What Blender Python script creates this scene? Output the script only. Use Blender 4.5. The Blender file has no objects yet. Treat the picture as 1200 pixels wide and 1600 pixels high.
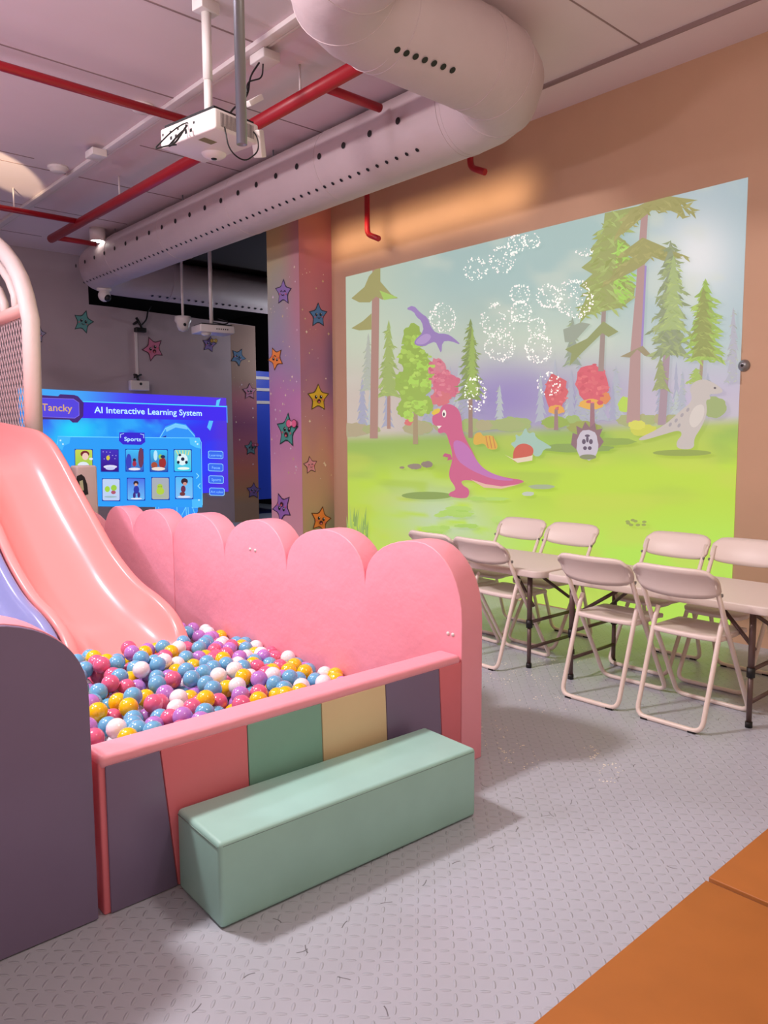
import bpy, bmesh, math, random
import numpy as np
from mathutils import Vector, Matrix

scene = bpy.context.scene
COL = scene.collection
R = math.radians
random.seed(7)

# ------------------------------------------------------------------ camera
F_PX, YAW, PITCH, ROLL, CAM_H = 1203.0, 41.88, 5.63, -0.29, 1.5
def cam_axes():
    y, p, r = R(YAW), R(PITCH), R(ROLL)
    f = Vector((math.sin(y)*math.cos(p), math.cos(y)*math.cos(p), -math.sin(p)))
    rt = Vector((math.cos(y), -math.sin(y), 0)); up = rt.cross(f)
    return rt*math.cos(r)+up*math.sin(r), -rt*math.sin(r)+up*math.cos(r), f
CR, CU, CF = cam_axes()
CC = Vector((0, 0, CAM_H))
cam_data = bpy.data.cameras.new('camera')
cam = bpy.data.objects.new('camera', cam_data); COL.objects.link(cam)
cam.matrix_world = Matrix(((CR.x, CU.x, -CF.x, 0), (CR.y, CU.y, -CF.y, 0), (CR.z, CU.z, -CF.z, CAM_H), (0, 0, 0, 1)))
cam_data.sensor_width = 36; cam_data.lens = F_PX*36/1600
cam_data.clip_start = 0.02
scene.camera = cam

def at(px, py, axis, val):
    """where the sight line through a photo pixel meets the plane axis=val"""
    d = CF + CR*((px-600)/F_PX) - CU*((py-800)/F_PX)
    t = (val-CC[axis])/d[axis]
    return CC + d*t

# ------------------------------------------------------------------ world, light, exposure
vs = scene.view_settings
vs.view_transform = 'Standard'; vs.look = 'None'; vs.exposure = 0.0; vs.gamma = 1.0; vs.use_curve_mapping = False
w = bpy.data.worlds.new('world'); scene.world = w; w.use_nodes = True
w.node_tree.nodes['Background'].inputs[0].default_value = (1.0, 0.72, 0.55, 1)
w.node_tree.nodes['Background'].inputs[1].default_value = 0.45

def area_light(name, loc, target, size, power, color, spread=180):
    l = bpy.data.lights.new(name, 'AREA'); l.shape = 'SQUARE'; l.size = size; l.energy = power; l.color = color
    l.spread = R(spread)
    o = bpy.data.objects.new(name, l); COL.objects.link(o); o.location = loc
    o.rotation_euler = (Vector(target)-Vector(loc)).to_track_quat('-Z', 'Y').to_euler()
    return o
def point_light(name, loc, radius, power, color):
    l = bpy.data.lights.new(name, 'POINT'); l.shadow_soft_size = radius; l.energy = power; l.color = color
    o = bpy.data.objects.new(name, l); COL.objects.link(o); o.location = loc
    return o
area_light('pit_ceiling_lamp', (0.3, 4.0, 4.1), (1.6, 3.6, 0), 0.40, 165, (1.0, 0.91, 0.90))
area_light('entrance_ceiling_lamp', (2.6, 1.6, 4.1), (2.9, 1.7, 0), 0.40, 95, (1.0, 0.91, 0.84))
area_light('slide_ceiling_lamp', (0.2, 7.5, 4.1), (1.2, 7.0, 0), 0.5, 70, (0.95, 0.86, 1.0))
point_light('added_left_fill', (-1.2, 4.5, 3.0), 0.15, 150, (0.90, 0.80, 1.0))  # unseen fill added to brighten the ceiling on the left
point_light('added_front_fill', (2.1, 0.75, 3.2), 0.15, 70, (1.0, 0.87, 0.78))  # second unseen fill, added to light the ceiling above the entrance
point_light('added_back_room_fill', (8.6, 11.0, 2.9), 0.1, 60, (0.85, 0.9, 1.0))  # added light hidden behind the column, brightens the white shelves

A_ = at(866, 283, 0, 5.53); B_ = at(560, 345, 0, 5.53)
l = area_light('added_wall_band_light', (5.0, 5.62, 3.60), (5.53, 5.62, 3.60), 1, 3.2, (1.0, 0.72, 0.42), 62)  # added strip light without fixture, stands in for a warm band mirrored in the glass
l.data.shape = 'RECTANGLE'; l.data.size = 2.7; l.data.size_y = 0.04
l = bpy.data.lights.new('added_ceiling_streak_light', 'SPOT'); l.energy = 1900; l.color = (1.0, 0.78, 0.5); l.spot_size = R(7.5); l.spot_blend = .3; l.shadow_soft_size = .03  # added spot without fixture, imitates a mirrored warm streak on the ceiling
o = bpy.data.objects.new('added_ceiling_streak_light', l); COL.objects.link(o); o.location = (0.2, 5.2, 2.6)
o.rotation_euler = (Vector((2.55, 8.6, 4.2))-Vector((0.2, 5.2, 2.6))).to_track_quat('-Z', 'Y').to_euler()

# ------------------------------------------------------------------ colour + material helpers
def lin(c):
    return tuple((v/255/12.92 if v/255 <= 0.04045 else ((v/255+0.055)/1.055)**2.4) for v in c)
def rgba(c): return (*lin(c), 1)
def mat(name, c, rough=0.5, metal=0.0, bump=0.0, bscale=30, coat=0.0, emit=0.0, vary=0.0, vscale=3.0, spec=0.5, bdist=0.01):
    m = bpy.data.materials.new(name); m.use_nodes = True
    nt = m.node_tree; b = nt.nodes['Principled BSDF']
    b.inputs['Base Color'].default_value = rgba(c); b.inputs['Roughness'].default_value = rough
    b.inputs['Metallic'].default_value = metal; b.inputs['Coat Weight'].default_value = coat
    b.inputs['Coat Roughness'].default_value = 0.12
    b.inputs['Specular IOR Level'].default_value = spec
    if emit:
        b.inputs['Emission Color'].default_value = rgba(c); b.inputs['Emission Strength'].default_value = emit
    if bump or vary:
        tc = nt.nodes.new('ShaderNodeTexCoord')
    if bump:
        n = nt.nodes.new('ShaderNodeTexNoise'); n.inputs['Scale'].default_value = bscale; n.inputs['Detail'].default_value = 4
        bp = nt.nodes.new('ShaderNodeBump'); bp.inputs['Strength'].default_value = bump; bp.inputs['Distance'].default_value = bdist
        nt.links.new(tc.outputs['Object'], n.inputs['Vector']); nt.links.new(n.outputs['Fac'], bp.inputs['Height'])
        nt.links.new(bp.outputs['Normal'], b.inputs['Normal'])
    if vary:
        n2 = nt.nodes.new('ShaderNodeTexNoise'); n2.inputs['Scale'].default_value = vscale; n2.inputs['Detail'].default_value = 5
        mp = nt.nodes.new('ShaderNodeMapRange'); mp.inputs['From Min'].default_value = 0.3; mp.inputs['From Max'].default_value = 0.7
        mp.inputs['To Min'].default_value = 1-vary; mp.inputs['To Max'].default_value = 1+vary*0.5
        mx = nt.nodes.new('ShaderNodeMix'); mx.data_type = 'RGBA'; mx.blend_type = 'MULTIPLY'; mx.inputs[0].default_value = 1
        mx.inputs[6].default_value = rgba(c)
        nt.links.new(tc.outputs['Object'], n2.inputs['Vector']); nt.links.new(n2.outputs['Fac'], mp.inputs['Value'])
        nt.links.new(mp.outputs['Result'], mx.inputs[7]); nt.links.new(mx.outputs[2], b.inputs['Base Color'])
    return m

def picture_mat(name, emit, rough=0.8, diff=0.35):
    """picture painted by a projector: colours come from the drawing's own colour attribute"""
    m = bpy.data.materials.new(name); m.use_nodes = True
    nt = m.node_tree; b = nt.nodes['Principled BSDF']
    a = nt.nodes.new('ShaderNodeVertexColor'); a.layer_name = 'Col'
    mx = nt.nodes.new('ShaderNodeMix'); mx.data_type = 'RGBA'; mx.blend_type = 'MULTIPLY'; mx.inputs[0].default_value = 1
    mx.inputs[7].default_value = (diff, diff, diff, 1)
    nt.links.new(a.outputs['Color'], mx.inputs[6]); nt.links.new(mx.outputs[2], b.inputs['Base Color'])
    nt.links.new(a.outputs['Color'], b.inputs['Emission Color'])
    b.inputs['Emission Strength'].default_value = emit
    b.inputs['Roughness'].default_value = rough
    return m
def painted_mat(name, rough=0.7):
    m = bpy.data.materials.new(name); m.use_nodes = True
    nt = m.node_tree; b = nt.nodes['Principled BSDF']
    a = nt.nodes.new('ShaderNodeVertexColor'); a.layer_name = 'Col'
    nt.links.new(a.outputs['Color'], b.inputs['Base Color']); b.inputs['Roughness'].default_value = rough
    return m

def floor_mat():
    """grey foam mat with embossed leaf-shaped treads turned alternately"""
    m = mat('grey_tread_mat', (180, 184, 196), 0.36, vary=0.05, vscale=1.5)
    nt = m.node_tree; b = nt.nodes['Principled BSDF']; N = nt.nodes.new; Lk = nt.links.new
    g = N('ShaderNodeNewGeometry'); sp = N('ShaderNodeSeparateXYZ'); Lk(g.outputs['Position'], sp.inputs[0])
    def M(op, a, bb=None):
        n = N('ShaderNodeMath'); n.operation = op
        for i, v in enumerate((a, bb)):
            if v is None: continue
            if isinstance(v, (int, float)): n.inputs[i].default_value = v
            else: Lk(v, n.inputs[i])
        return n.outputs[0]
    S = 0.038
    X, Y = sp.outputs[0], sp.outputs[1]
    u = M('DIVIDE', X, S); v = M('DIVIDE', Y, S)
    iu = M('FLOOR', u); iv = M('FLOOR', v)
    fu = M('SUBTRACT', M('SUBTRACT', u, iu), 0.5); fv = M('SUBTRACT', M('SUBTRACT', v, iv), 0.5)
    par = M('MODULO', M('ADD', M('ADD', iu, iv), 1000.0), 2.0)
    sgn = M('SUBTRACT', M('MULTIPLY', par, 2.0), 1.0)
    # rotated coordinates (+-45 degrees)
    p = M('MULTIPLY', M('ADD', fu, M('MULTIPLY', fv, sgn)), 0.7071)
    q = M('MULTIPLY', M('SUBTRACT', fv, M('MULTIPLY', fu, sgn)), 0.7071)
    d = M('ADD', M('POWER', M('DIVIDE', M('ABSOLUTE', p), 0.42), 2.0), M('POWER', M('DIVIDE', M('ABSOLUTE', q), 0.13), 2.0))
    hgt = M('MAXIMUM', M('SUBTRACT', 1.0, d), 0.0)
    hgt = M('POWER', hgt, 0.5)
    bp = N('ShaderNodeBump'); bp.inputs['Strength'].default_value = 0.8; bp.inputs['Distance'].default_value = 0.004
    Lk(hgt, bp.inputs['Height']); Lk(bp.outputs['Normal'], b.inputs['Normal'])
    # jigsaw joints between the mats, 1.2 m apart
    def joint(A, B, off):
        wob = M('MULTIPLY', M('SINE', M('MULTIPLY', B, 52.0)), 0.012)
        t = M('DIVIDE', M('ADD', M('ADD', A, off), wob), 1.2)
        fr = M('ABSOLUTE', M('SUBTRACT', M('SUBTRACT', t, M('FLOOR', t)), 0.5))
        gate = M('GREATER_THAN', M('SINE', M('MULTIPLY', B, 37.0)), 0.80)
        return M('MULTIPLY', M('LESS_THAN', fr, 0.0016), gate)
    j = M('MAXIMUM', joint(X, Y, 0.55), joint(Y, X, 0.05))
    mx = N('ShaderNodeMix'); mx.data_type = 'RGBA'; Lk(M('MULTIPLY', j, 0.75), mx.inputs[0])
    src = b.inputs['Base Color'].links[0].from_socket
    Lk(src, mx.inputs[6]); mx.inputs[7].default_value = rgba((70, 66, 70)); Lk(mx.outputs[2], b.inputs['Base Color'])
    return m

def glass_mat():
    m = bpy.data.materials.new('clear_window_glass'); m.use_nodes = True
    nt = m.node_tree; nt.nodes.clear(); N = nt.nodes.new
    o = N('ShaderNodeOutputMaterial'); mx = N('ShaderNodeMixShader'); t = N('ShaderNodeBsdfTransparent'); g = N('ShaderNodeBsdfGlossy')
    t.inputs[0].default_value = (0.98, 0.99, 0.985, 1); g.inputs['Roughness'].default_value = 0.0
    f = N('ShaderNodeFresnel'); f.inputs[0].default_value = 1.5
    ad = N('ShaderNodeMath'); ad.operation = 'MULTIPLY'; ad.inputs[1].default_value = 1.8
    nt.links.new(f.outputs[0], ad.inputs[0])
    nt.links.new(ad.outputs[0], mx.inputs[0]); nt.links.new(t.outputs[0], mx.inputs[1]); nt.links.new(g.outputs[0], mx.inputs[2]); nt.links.new(mx.outputs[0], o.inputs[0])
    return m

# ------------------------------------------------------------------ mesh helpers
class MB:
    def __init__(s): s.v = []; s.f = []; s.m = []; s.sm = []
    def add(s, vs_, fs, mi=0, smooth=False):
        o = len(s.v); s.v += [tuple(v) for v in vs_]
        for f in fs: s.f.append([i+o for i in f]); s.m.append(mi); s.sm.append(smooth)
    def box(s, a, b, mi=0):
        (x0, y0, z0), (x1, y1, z1) = a, b
        s.add([(x0,y0,z0),(x1,y0,z0),(x1,y1,z0),(x0,y1,z0),(x0,y0,z1),(x1,y0,z1),(x1,y1,z1),(x0,y1,z1)],
              [(0,3,2,1),(4,5,6,7),(0,1,5,4),(1,2,6,5),(2,3,7,6),(3,0,4,7)], mi)
    def tube(s, path, r, n=12, mi=0, cap=True, closed=False):
        P = [Vector(p) for p in path]; k = len(P)
        rr = r if isinstance(r, (list, tuple)) else [r]*k
        tang = []
        for i in range(k):
            if closed: t = P[(i+1) % k]-P[i-1]
            elif i == 0: t = P[1]-P[0]
            elif i == k-1: t = P[-1]-P[-2]
            else: t = (P[i+1]-P[i]).normalized()+(P[i]-P[i-1]).normalized()
            tang.append(t.normalized())
        ref = Vector((0, 0, 1)) if abs(tang[0].z) < 0.9 else Vector((1, 0, 0))
        nrm = tang[0].cross(ref).normalized()
        vs_ = []
        for i in range(k):
            nrm = (nrm - tang[i]*nrm.dot(tang[i])).normalized()
            bn = tang[i].cross(nrm)
            for j in range(n):
                a = 2*math.pi*j/n
                vs_.append(P[i]+(nrm*math.cos(a)+bn*math.sin(a))*rr[i])
        fs = []
        for i in range(k if closed else k-1):
            i2 = (i+1) % k
            for j in range(n):
                j2 = (j+1) % n
                fs.append((i*n+j, i*n+j2, i2*n+j2, i2*n+j))
        s.add(vs_, fs, mi, True)
        if cap and not closed:
            o = len(s.v)-k*n
            s.f.append([o+j for j in reversed(range(n))]); s.m.append(mi); s.sm.append(False)
            s.f.append([o+(k-1)*n+j for j in range(n)]); s.m.append(mi); s.sm.append(False)
    def prism(s, poly, axis, lo, hi, mi=0, side_mi=None, side_smooth=False):
        """poly: 2-D points in the two other axes, extruded along axis"""
        def P(p, h):
            q = list(p); q.insert(axis, h); return tuple(q)
        n = len(poly)
        s.add([P(p, lo) for p in poly], [tuple(range(n))], mi)
        s.add([P(p, hi) for p in poly], [tuple(reversed(range(n)))], mi)
        s.add([P(p, lo) for p in poly]+[P(p, hi) for p in poly], [(i, (i+1) % n, n+(i+1) % n, n+i) for i in range(n)],
              mi if side_mi is None else side_mi, side_smooth)
    def lathe(s, prof, c, axis='Z', n=24, mi=0):
        """prof: (radius, height) pairs"""
        vs_ = []
        for (r, h) in prof:
            for j in range(n):
                a = 2*math.pi*j/n; x, y = r*math.cos(a), r*math.sin(a)
                v = {'Z': (x, y, h), 'X': (h, x, y), 'Y': (x, h, y)}[axis]
                vs_.append((v[0]+c[0], v[1]+c[1], v[2]+c[2]))
        fs = [(i*n+j, i*n+(j+1) % n, (i+1)*n+(j+1) % n, (i+1)*n+j) for i in range(len(prof)-1) for j in range(n)]
        s.add(vs_, fs, mi, True)
    def ball(s, c, r, n=12, mi=0):
        s.lathe([(max(1e-4, r*math.sin(math.pi*i/n)), -r*math.cos(math.pi*i/n)) for i in range(n+1)], c, 'Z', n*2, mi)
    def build(s, name, mats, parent=None, bevel=0.0, seg=3, merge=True, fix=True, ang=40, smooth_all=False):
        me = bpy.data.meshes.new(name); me.from_pydata(s.v, [], s.f)
        if not isinstance(mats, (list, tuple)): mats = [mats]
        for m in mats: me.materials.append(m)
        for p, mi, sm in zip(me.polygons, s.m, s.sm): p.material_index = mi; p.use_smooth = sm or smooth_all
        bm = bmesh.new(); bm.from_mesh(me)
        if merge: bmesh.ops.remove_doubles(bm, verts=bm.verts, dist=1e-5)
        if fix: bmesh.ops.recalc_face_normals(bm, faces=bm.faces)
        if bevel > 0:
            es = [e for e in bm.edges if len(e.link_faces) == 2 and e.calc_face_angle(0) > R(ang)]
            bmesh.ops.bevel(bm, geom=es, offset=bevel, segments=seg, profile=0.5, affect='EDGES', clamp_overlap=True)
            for f in bm.faces: f.smooth = True
        bm.to_mesh(me); bm.free()
        if bevel > 0:
            try: me.set_sharp_from_angle(angle=R(50))
            except Exception: pass
        o = bpy.data.objects.new(name, me); COL.objects.link(o)
        if parent: o.parent = parent
        return o
def tag(o, label, cat, group=None, kind=None):
    o['label'] = label; o['category'] = cat
    if group: o['group'] = group
    if kind: o['kind'] = kind
    return o
def struct(o): o['kind'] = 'structure'; return o
def empty(name, label, cat, loc=(0,0,0), rz=0, group=None):
    o = bpy.data.objects.new(name, None); COL.objects.link(o); o.location = loc; o.rotation_euler = (0, 0, rz)
    o.empty_display_size = 0.1
    return tag(o, label, cat, group)
def copy_tree(o, parent=None):
    c = o.copy(); COL.objects.link(c)
    if parent: c.parent = parent
    for ch in list(o.children): copy_tree(ch, c)
    return c
def basis(o, loc):
    """shift a mesh so the object's origin sits at loc"""
    o.data.transform(Matrix.Translation(-Vector(loc))); o.location = loc; return o
def fillet(path, rad, n=5):
    """round the inner corners of a polyline"""
    P = [Vector(p) for p in path]; out = [P[0]]
    for i in range(1, len(P)-1):
        a = (P[i-1]-P[i]); b = (P[i+1]-P[i]); r = min(rad, a.length*0.49, b.length*0.49)
        p0 = P[i]+a.normalized()*r; p1 = P[i]+b.normalized()*r
        for k in range(n+1):
            t = k/n; out.append(p0*(1-t)**2+P[i]*2*t*(1-t)+p1*t*t)
    out.append(P[-1]); return out

# flat drawings (projected pictures, wall murals, stickers): one mesh, one colour per vertex, laid in hair-thin layers
class Draw:
    def __init__(s, axis, val, step):
        s.ax = axis; s.val = val; s.step = step; s.lay = 0; s.v = []; s.f = []; s.c = []; s.clip = False; s.veil = None
    def P(s, px, py, lay=None):
        p = at(px, py, s.ax, s.val); p = list(p)
        if s.clip: p[1] = max(2.407, min(6.778, p[1])); p[2] = max(.012, min(3.253, p[2]))
        p[s.ax] = s.val+s.step*(s.lay if lay is None else lay); return tuple(p)
    def poly(s, pts, col, up=True, world=False):
        if up: s.lay += 1
        o = len(s.v)
        for p in pts:
            if world:
                q = list(p); q[s.ax] = s.val+s.step*s.lay; s.v.append(tuple(q))
            else: s.v.append(s.P(*p))
        cols = col if isinstance(col[0], (tuple, list)) else [col]*len(pts)
        if s.veil: cols = [c if min(c) > 238 else mixc(c, *s.veil) for c in cols]
        s.f.append(list(range(o, o+len(pts)))); s.c.append([rgba(c) for c in cols])
    def ell(s, cx, cy, rx, ry, col, n=20, rot=0.0, up=True, wob=0.0, seed=0):
        rnd = random.Random(seed); pts = []
        for k in range(n):
            a = 2*math.pi*k/n; q = 1+wob*(rnd.random()-0.5)*2
            x, y = rx*q*math.cos(a), ry*q*math.sin(a)
            pts.append((cx+x*math.cos(rot)-y*math.sin(rot), cy+x*math.sin(rot)+y*math.cos(rot)))
        s.poly(pts, col, up)
    def line(s, pts, wd, col, closed=False, up=True):
        if up: s.lay += 1
        k = len(pts)
        for i in range(k if closed else k-1):
            a = Vector(pts[i]); b = Vector(pts[(i+1) % k]); d = (b-a)
            if d.length < 1e-6: continue
            d.normalize(); nn = Vector((-d.y, d.x))*wd/2; e = d*wd*0.3
            s.poly([tuple(a-e+nn), tuple(b+e+nn), tuple(b+e-nn), tuple(a-e-nn)], col, up=False)
    def grid(s, quad, nx, ny, fn):
        """quad: TL,TR,BR,BL pixels; fn(px,py,u,v)->colour"""
        TL, TR, BR, BL = [s.P(*q, 0) for q in quad]
        TL, TR, BR, BL = map(Vector, (TL, TR, BR, BL)); o = len(s.v); cc = []
        qa = [Vector(q) for q in quad]
        H = homog(quad)
        for j in range(ny+1):
            for i in range(nx+1):
                u, v = i/nx, j/ny
                s.v.append(tuple((TL*(1-u)+TR*u)*(1-v)+(BL*(1-u)+BR*u)*v))
                px, py = project(s.v[-1]); cc.append(rgba(fn(px, py, u, v)))
        for j in range(ny):
            for i in range(nx):
                a = j*(nx+1)+i; q = [a, a+1, a+nx+2, a+nx+1]
                s.f.append([o+t for t in q]); s.c.append([cc[t] for t in q])
    def build(s, name, m, parent=None, towards=None):
        me = bpy.data.meshes.new(name); me.from_pydata(s.v, [], s.f); me.materials.append(m)
        ca = me.color_attributes.new('Col', 'FLOAT_COLOR', 'CORNER'); i = 0
        for p, cs in zip(me.polygons, s.c):
            for k in range(p.loop_total): ca.data[p.loop_start+k].color = cs[k]
        o = bpy.data.objects.new(name, me); COL.objects.link(o)
        if parent: o.parent = parent
        return o
def homog(q): return None
def project(P):
    d = Vector(P)-CC; z = d.dot(CF)
    return 600+F_PX*d.dot(CR)/z, 800-F_PX*d.dot(CU)/z
def mixc(a, b, t):
    t = max(0, min(1, t)); return tuple(x*(1-t)+y*t for x, y in zip(a, b))
def sst(a, b, x):
    t = max(0, min(1, (x-a)/(b-a))); return t*t*(3-2*t)
def chaikin(pts, n=2):
    for _ in range(n):
        out = []
        for a, b_ in zip(pts, pts[1:]+pts[:1]):
            out += [(a[0]*.75+b_[0]*.25, a[1]*.75+b_[1]*.25), (a[0]*.25+b_[0]*.75, a[1]*.25+b_[1]*.75)]
        pts = out
    return pts
def inside(x, y, P):
    r = False; j = len(P)-1
    for i in range(len(P)):
        if (P[i][1] > y) != (P[j][1] > y) and x < (P[j][0]-P[i][0])*(y-P[i][1])/(P[j][1]-P[i][1])+P[i][0]: r = not r
        j = i
    return r
def vnoise(x, y, seed=0):
    def h(i, j):
        n = math.sin(i*127.1+j*311.7+seed*74.7)*43758.5453; return n-math.floor(n)
    i, j = math.floor(x), math.floor(y); fx, fy = x-i, y-j; fx = fx*fx*(3-2*fx); fy = fy*fy*(3-2*fy)
    return (h(i, j)*(1-fx)+h(i+1, j)*fx)*(1-fy)+(h(i, j+1)*(1-fx)+h(i+1, j+1)*fx)*fy

def text_mesh(name, body, p0, p1, height, m, parent, normal_off, bold=0.0):
    """flat lettering: baseline runs from p0 to p1 (world), given cap height"""
    cu = bpy.data.curves.new(name, 'FONT'); cu.body = body; cu.offset = bold; cu.resolution_u = 3
    t = bpy.data.objects.new(name, cu); COL.objects.link(t)
    dg = bpy.context.evaluated_depsgraph_get(); dg.update()
    me = bpy.data.meshes.new_from_object(t.evaluated_get(dg))
    bpy.data.objects.remove(t)
    xs = [v.co.x for v in me.vertices]; x0, x1 = min(xs), max(xs)
    p0, p1 = Vector(p0), Vector(p1); ex = (p1-p0)/(x1-x0); ez = Vector((0, 0, height/0.73))
    for v in me.vertices:
        v.co = p0+ex*(v.co.x-x0)+ez*v.co.y+Vector(normal_off)
    me.materials.clear(); me.materials.append(m)
    o = bpy.data.objects.new(name, me); COL.objects.link(o); o.parent = parent
    return o

# ================================================================== SETTING
XR, YF, HC, YG = 5.53, 11.8, 4.2, 0.5
M_wall = mat('peach_wall_paint', (200, 162, 134), 0.75, bump=0.15, bscale=60, bdist=0.002, vary=0.03)
M_far = mat('far_wall_paint', (176, 160, 165), 0.75, bump=0.1, bscale=50, bdist=0.002, vary=0.03)
M_ceil = mat('lilac_white_ceiling', (228, 210, 214), 0.6, bump=0.1, bscale=25, bdist=0.003, vary=0.04, vscale=1.2)
M_dark = mat('unlit_room_shade', (34, 24, 26), 0.9)  # darkness of the unlit room put into the base colour
M_floor = floor_mat()
M_orange = mat('orange_brown_vinyl_mat', (176, 106, 44), 0.55, bump=0.25, bscale=9, bdist=0.004, vary=0.10, vscale=4)
M_seam = mat('ceiling_seam', (150, 126, 126), 0.8)
M_white = mat('white_paint', (225, 214, 212), 0.4)
M_plasticw = mat('white_plastic', (226, 218, 214), 0.35)
M_black = mat('black_plastic', (18, 17, 18), 0.5)
M_red = mat('red_pipe_paint', (168, 22, 38), 0.4)
M_steel = mat('galvanised_steel', (150, 150, 155), 0.35, metal=0.8)

b = MB(); b.box((-5, YG-0.15, -0.1), (9.5, 16, 0)); struct(b.build('floor', M_floor))
b = MB(); b.box((-5, YG-0.15, HC), (XR+0.2, YF+0.2, HC+0.1)); struct(b.build('ceiling', M_ceil))
b = MB(); b.box((XR, YG-0.15, 0), (XR+0.15, 7.66, HC)); struct(b.build('wall_right', M_wall))
b = MB(); b.box((-5.15, YG-0.15, 0), (-5, YF+.2, HC)); struct(b.build('wall_left', M_wall))
# far wall: full height on the left, a lower partition to the right of x=4.62
b = MB(); b.prism([(-5, 0), (7.55, 0), (7.55, 3.44), (5.0, 3.5), (4.62, 3.5), (4.62, HC), (-5, HC)], 1, YF, YF+0.15)
struct(b.build('wall_far', M_far))
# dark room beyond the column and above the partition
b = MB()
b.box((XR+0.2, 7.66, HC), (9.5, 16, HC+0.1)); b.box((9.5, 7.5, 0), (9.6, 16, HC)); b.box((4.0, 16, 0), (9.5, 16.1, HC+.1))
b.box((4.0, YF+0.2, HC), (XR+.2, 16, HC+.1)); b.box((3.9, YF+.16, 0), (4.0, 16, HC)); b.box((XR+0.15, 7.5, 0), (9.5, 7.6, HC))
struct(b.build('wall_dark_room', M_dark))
# ceiling soffit step along the right wall
b = MB(); b.box((XR-0.42, YG, HC-0.03), (XR, 7.0, HC)); struct(b.build('trim_1', M_ceil))

# ceiling joints: thin cover strips, one structure object
b = MB()
for (p, q, wd) in [((0, 72), (277, 152), .014), ((220, 0), (400, 64), .014), ((0, 232), (50, 250), .014), ((0, 355), (60, 372), .014), ((120, 275), (285, 312), .014), ((0, 318), (205, 347), .012)]:
    A = at(*p, 2, HC); B = at(*q, 2, HC); y = (A.y+B.y)/2
    b.box((A.x-1.2, y-wd/2, HC-0.004), (min(B.x, 4.9), y+wd/2, HC))
for y in (3.0, 4.35, 5.7, 7.05): b.box((3.3, y-.006, HC-.003), (5.10, y+.006, HC))
for x in (5.08,): b.box((x+.018, YG, HC-.034), (x+.030, 7.0, HC))
struct(b.build('trim_2', M_seam))
# white cable trunking running down the ceiling
t = empty('cable_trunking', 'long white cable trunking along the ceiling beside the red pipe', 'trunking', (3.1, 6, HC))
b = MB(); b.box((-.035, -2.1, -.035), (.035, 5.4, 0)); b.box((.05, -2.1, -.022), (.075, 5.4, 0)); b.build('duct_cover', M_white, t, bevel=.004)
for (px, py, lab) in ((150, 238, 'small white junction box on the ceiling trunking, left of the projector'), (414, 88, 'white ceiling socket box with plugs, right of the steel pipe')):
    P = at(px, py, 2, HC-.05); b = MB(); b.box((P.x-.07, P.y-.09, HC-.10), (P.x+.07, P.y+.09, HC-0.036))
    o = basis(b.build('junction_box', M_plasticw, bevel=.008), (P.x, P.y, HC-.036)); tag(o, lab, 'junction box')
# smoke detectors on the ceiling
for (px, py, lab) in ((232, 168, 'round white smoke detector on the ceiling above the red pipe'), (100, 263, 'round white smoke detector on the ceiling by the small junction box')):
    P = at(px, py, 2, HC); e = empty('smoke_detector', lab, 'smoke detector', (P.x-.06, P.y, HC))
    b = MB(); b.lathe([(0.001, -.055), (.05, -.055), (.075, -.045), (.085, -.025), (.10, -.02), (.10, 0), (.001, 0)], (0, 0, 0)); b.build('base', M_white, e)
# red sprinkler pipes
t = empty('sprinkler_pipe', 'thick red sprinkler pipe running along the ceiling with cross branches', 'pipe', (3.5, 6, 3.95))
b = MB(); b.tube([(-.02, -2.18, 0), (0, 4.05, 0)], .05, 14); b.build('main_pipe', M_red, t)
for k, (x0, x1, y) in enumerate(((-7.0, 0, -.28), (-7, 0, 3.13), (0, 0.55, 4.03), (0, .56, -1.45))):
    b = MB(); b.tube([(x0, y, 0.02), (x1, y, 0.02)], .032, 12); b.build('branch_pipe', M_red, t)
for (x, y) in ((-2.0, -.28), (-.7, 3.13), (0, 2.0), (0, -1.2)):
    b = MB(); b.tube([(x, y, .02), (x, y, .25)], .008, 8); b.build('hanger', M_white, t)
for (pts, z, lab) in (([(573, 300), (574, 366), (592, 373)], 5.35, 'bent red sprinkler drop pipe above the left end of the forest picture'),
                      ([(733, 232), (735, 262), (758, 269)], 5.35, 'bent red sprinkler drop pipe just below the duct elbow')):
    A = at(*pts[0], 0, z-.1); B = at(*pts[1], 0, z-.1); C_ = at(*pts[2], 0, z-.1)
    path = fillet([(A.x, A.y, HC), (B.x, B.y, B.z), (C_.x, C_.y, C_.z)], .06)
    b = MB(); b.tube(path, .028, 10); o = basis(b.build('drop_pipe', M_red), (A.x, A.y, HC)); tag(o, lab, 'pipe')
# thin hanging rods
for (px, y0, y1, lab) in ((303, 266, 306, 'thin threaded rod holding the duct above its middle'), (446, 190, 236, 'thin threaded rod holding the duct right of the projector'), (196, 326, 357, 'thin threaded rod holding the duct near its far end')):
    P = at(px, y1, 0, 4.44); b = MB(); b.tube([(4.3, P.y, HC), (4.3, P.y, 4.08)], .008, 8); o = basis(b.build('hanging_rod', M_steel), (4.3, P.y, HC)); tag(o, lab, 'rod')
# far lit downlight
P = at(153, 382, 2, 4.0); e = empty('downlight', 'small round lit downlight on the far ceiling by the red pipe', 'ceiling light', (P.x, P.y, HC))
b = MB(); b.lathe([(.085, -.16), (.10, -.16), (.10, 0), (.08, 0)], (0, 0, 0)); b.build('housing', M_white, e)
b = MB(); b.lathe([(.001, -.156), (.085, -.156)], (0, 0, 0)); b.build('diffuser', mat('downlight_glow', (255, 250, 240), emit=8), e)

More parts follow.
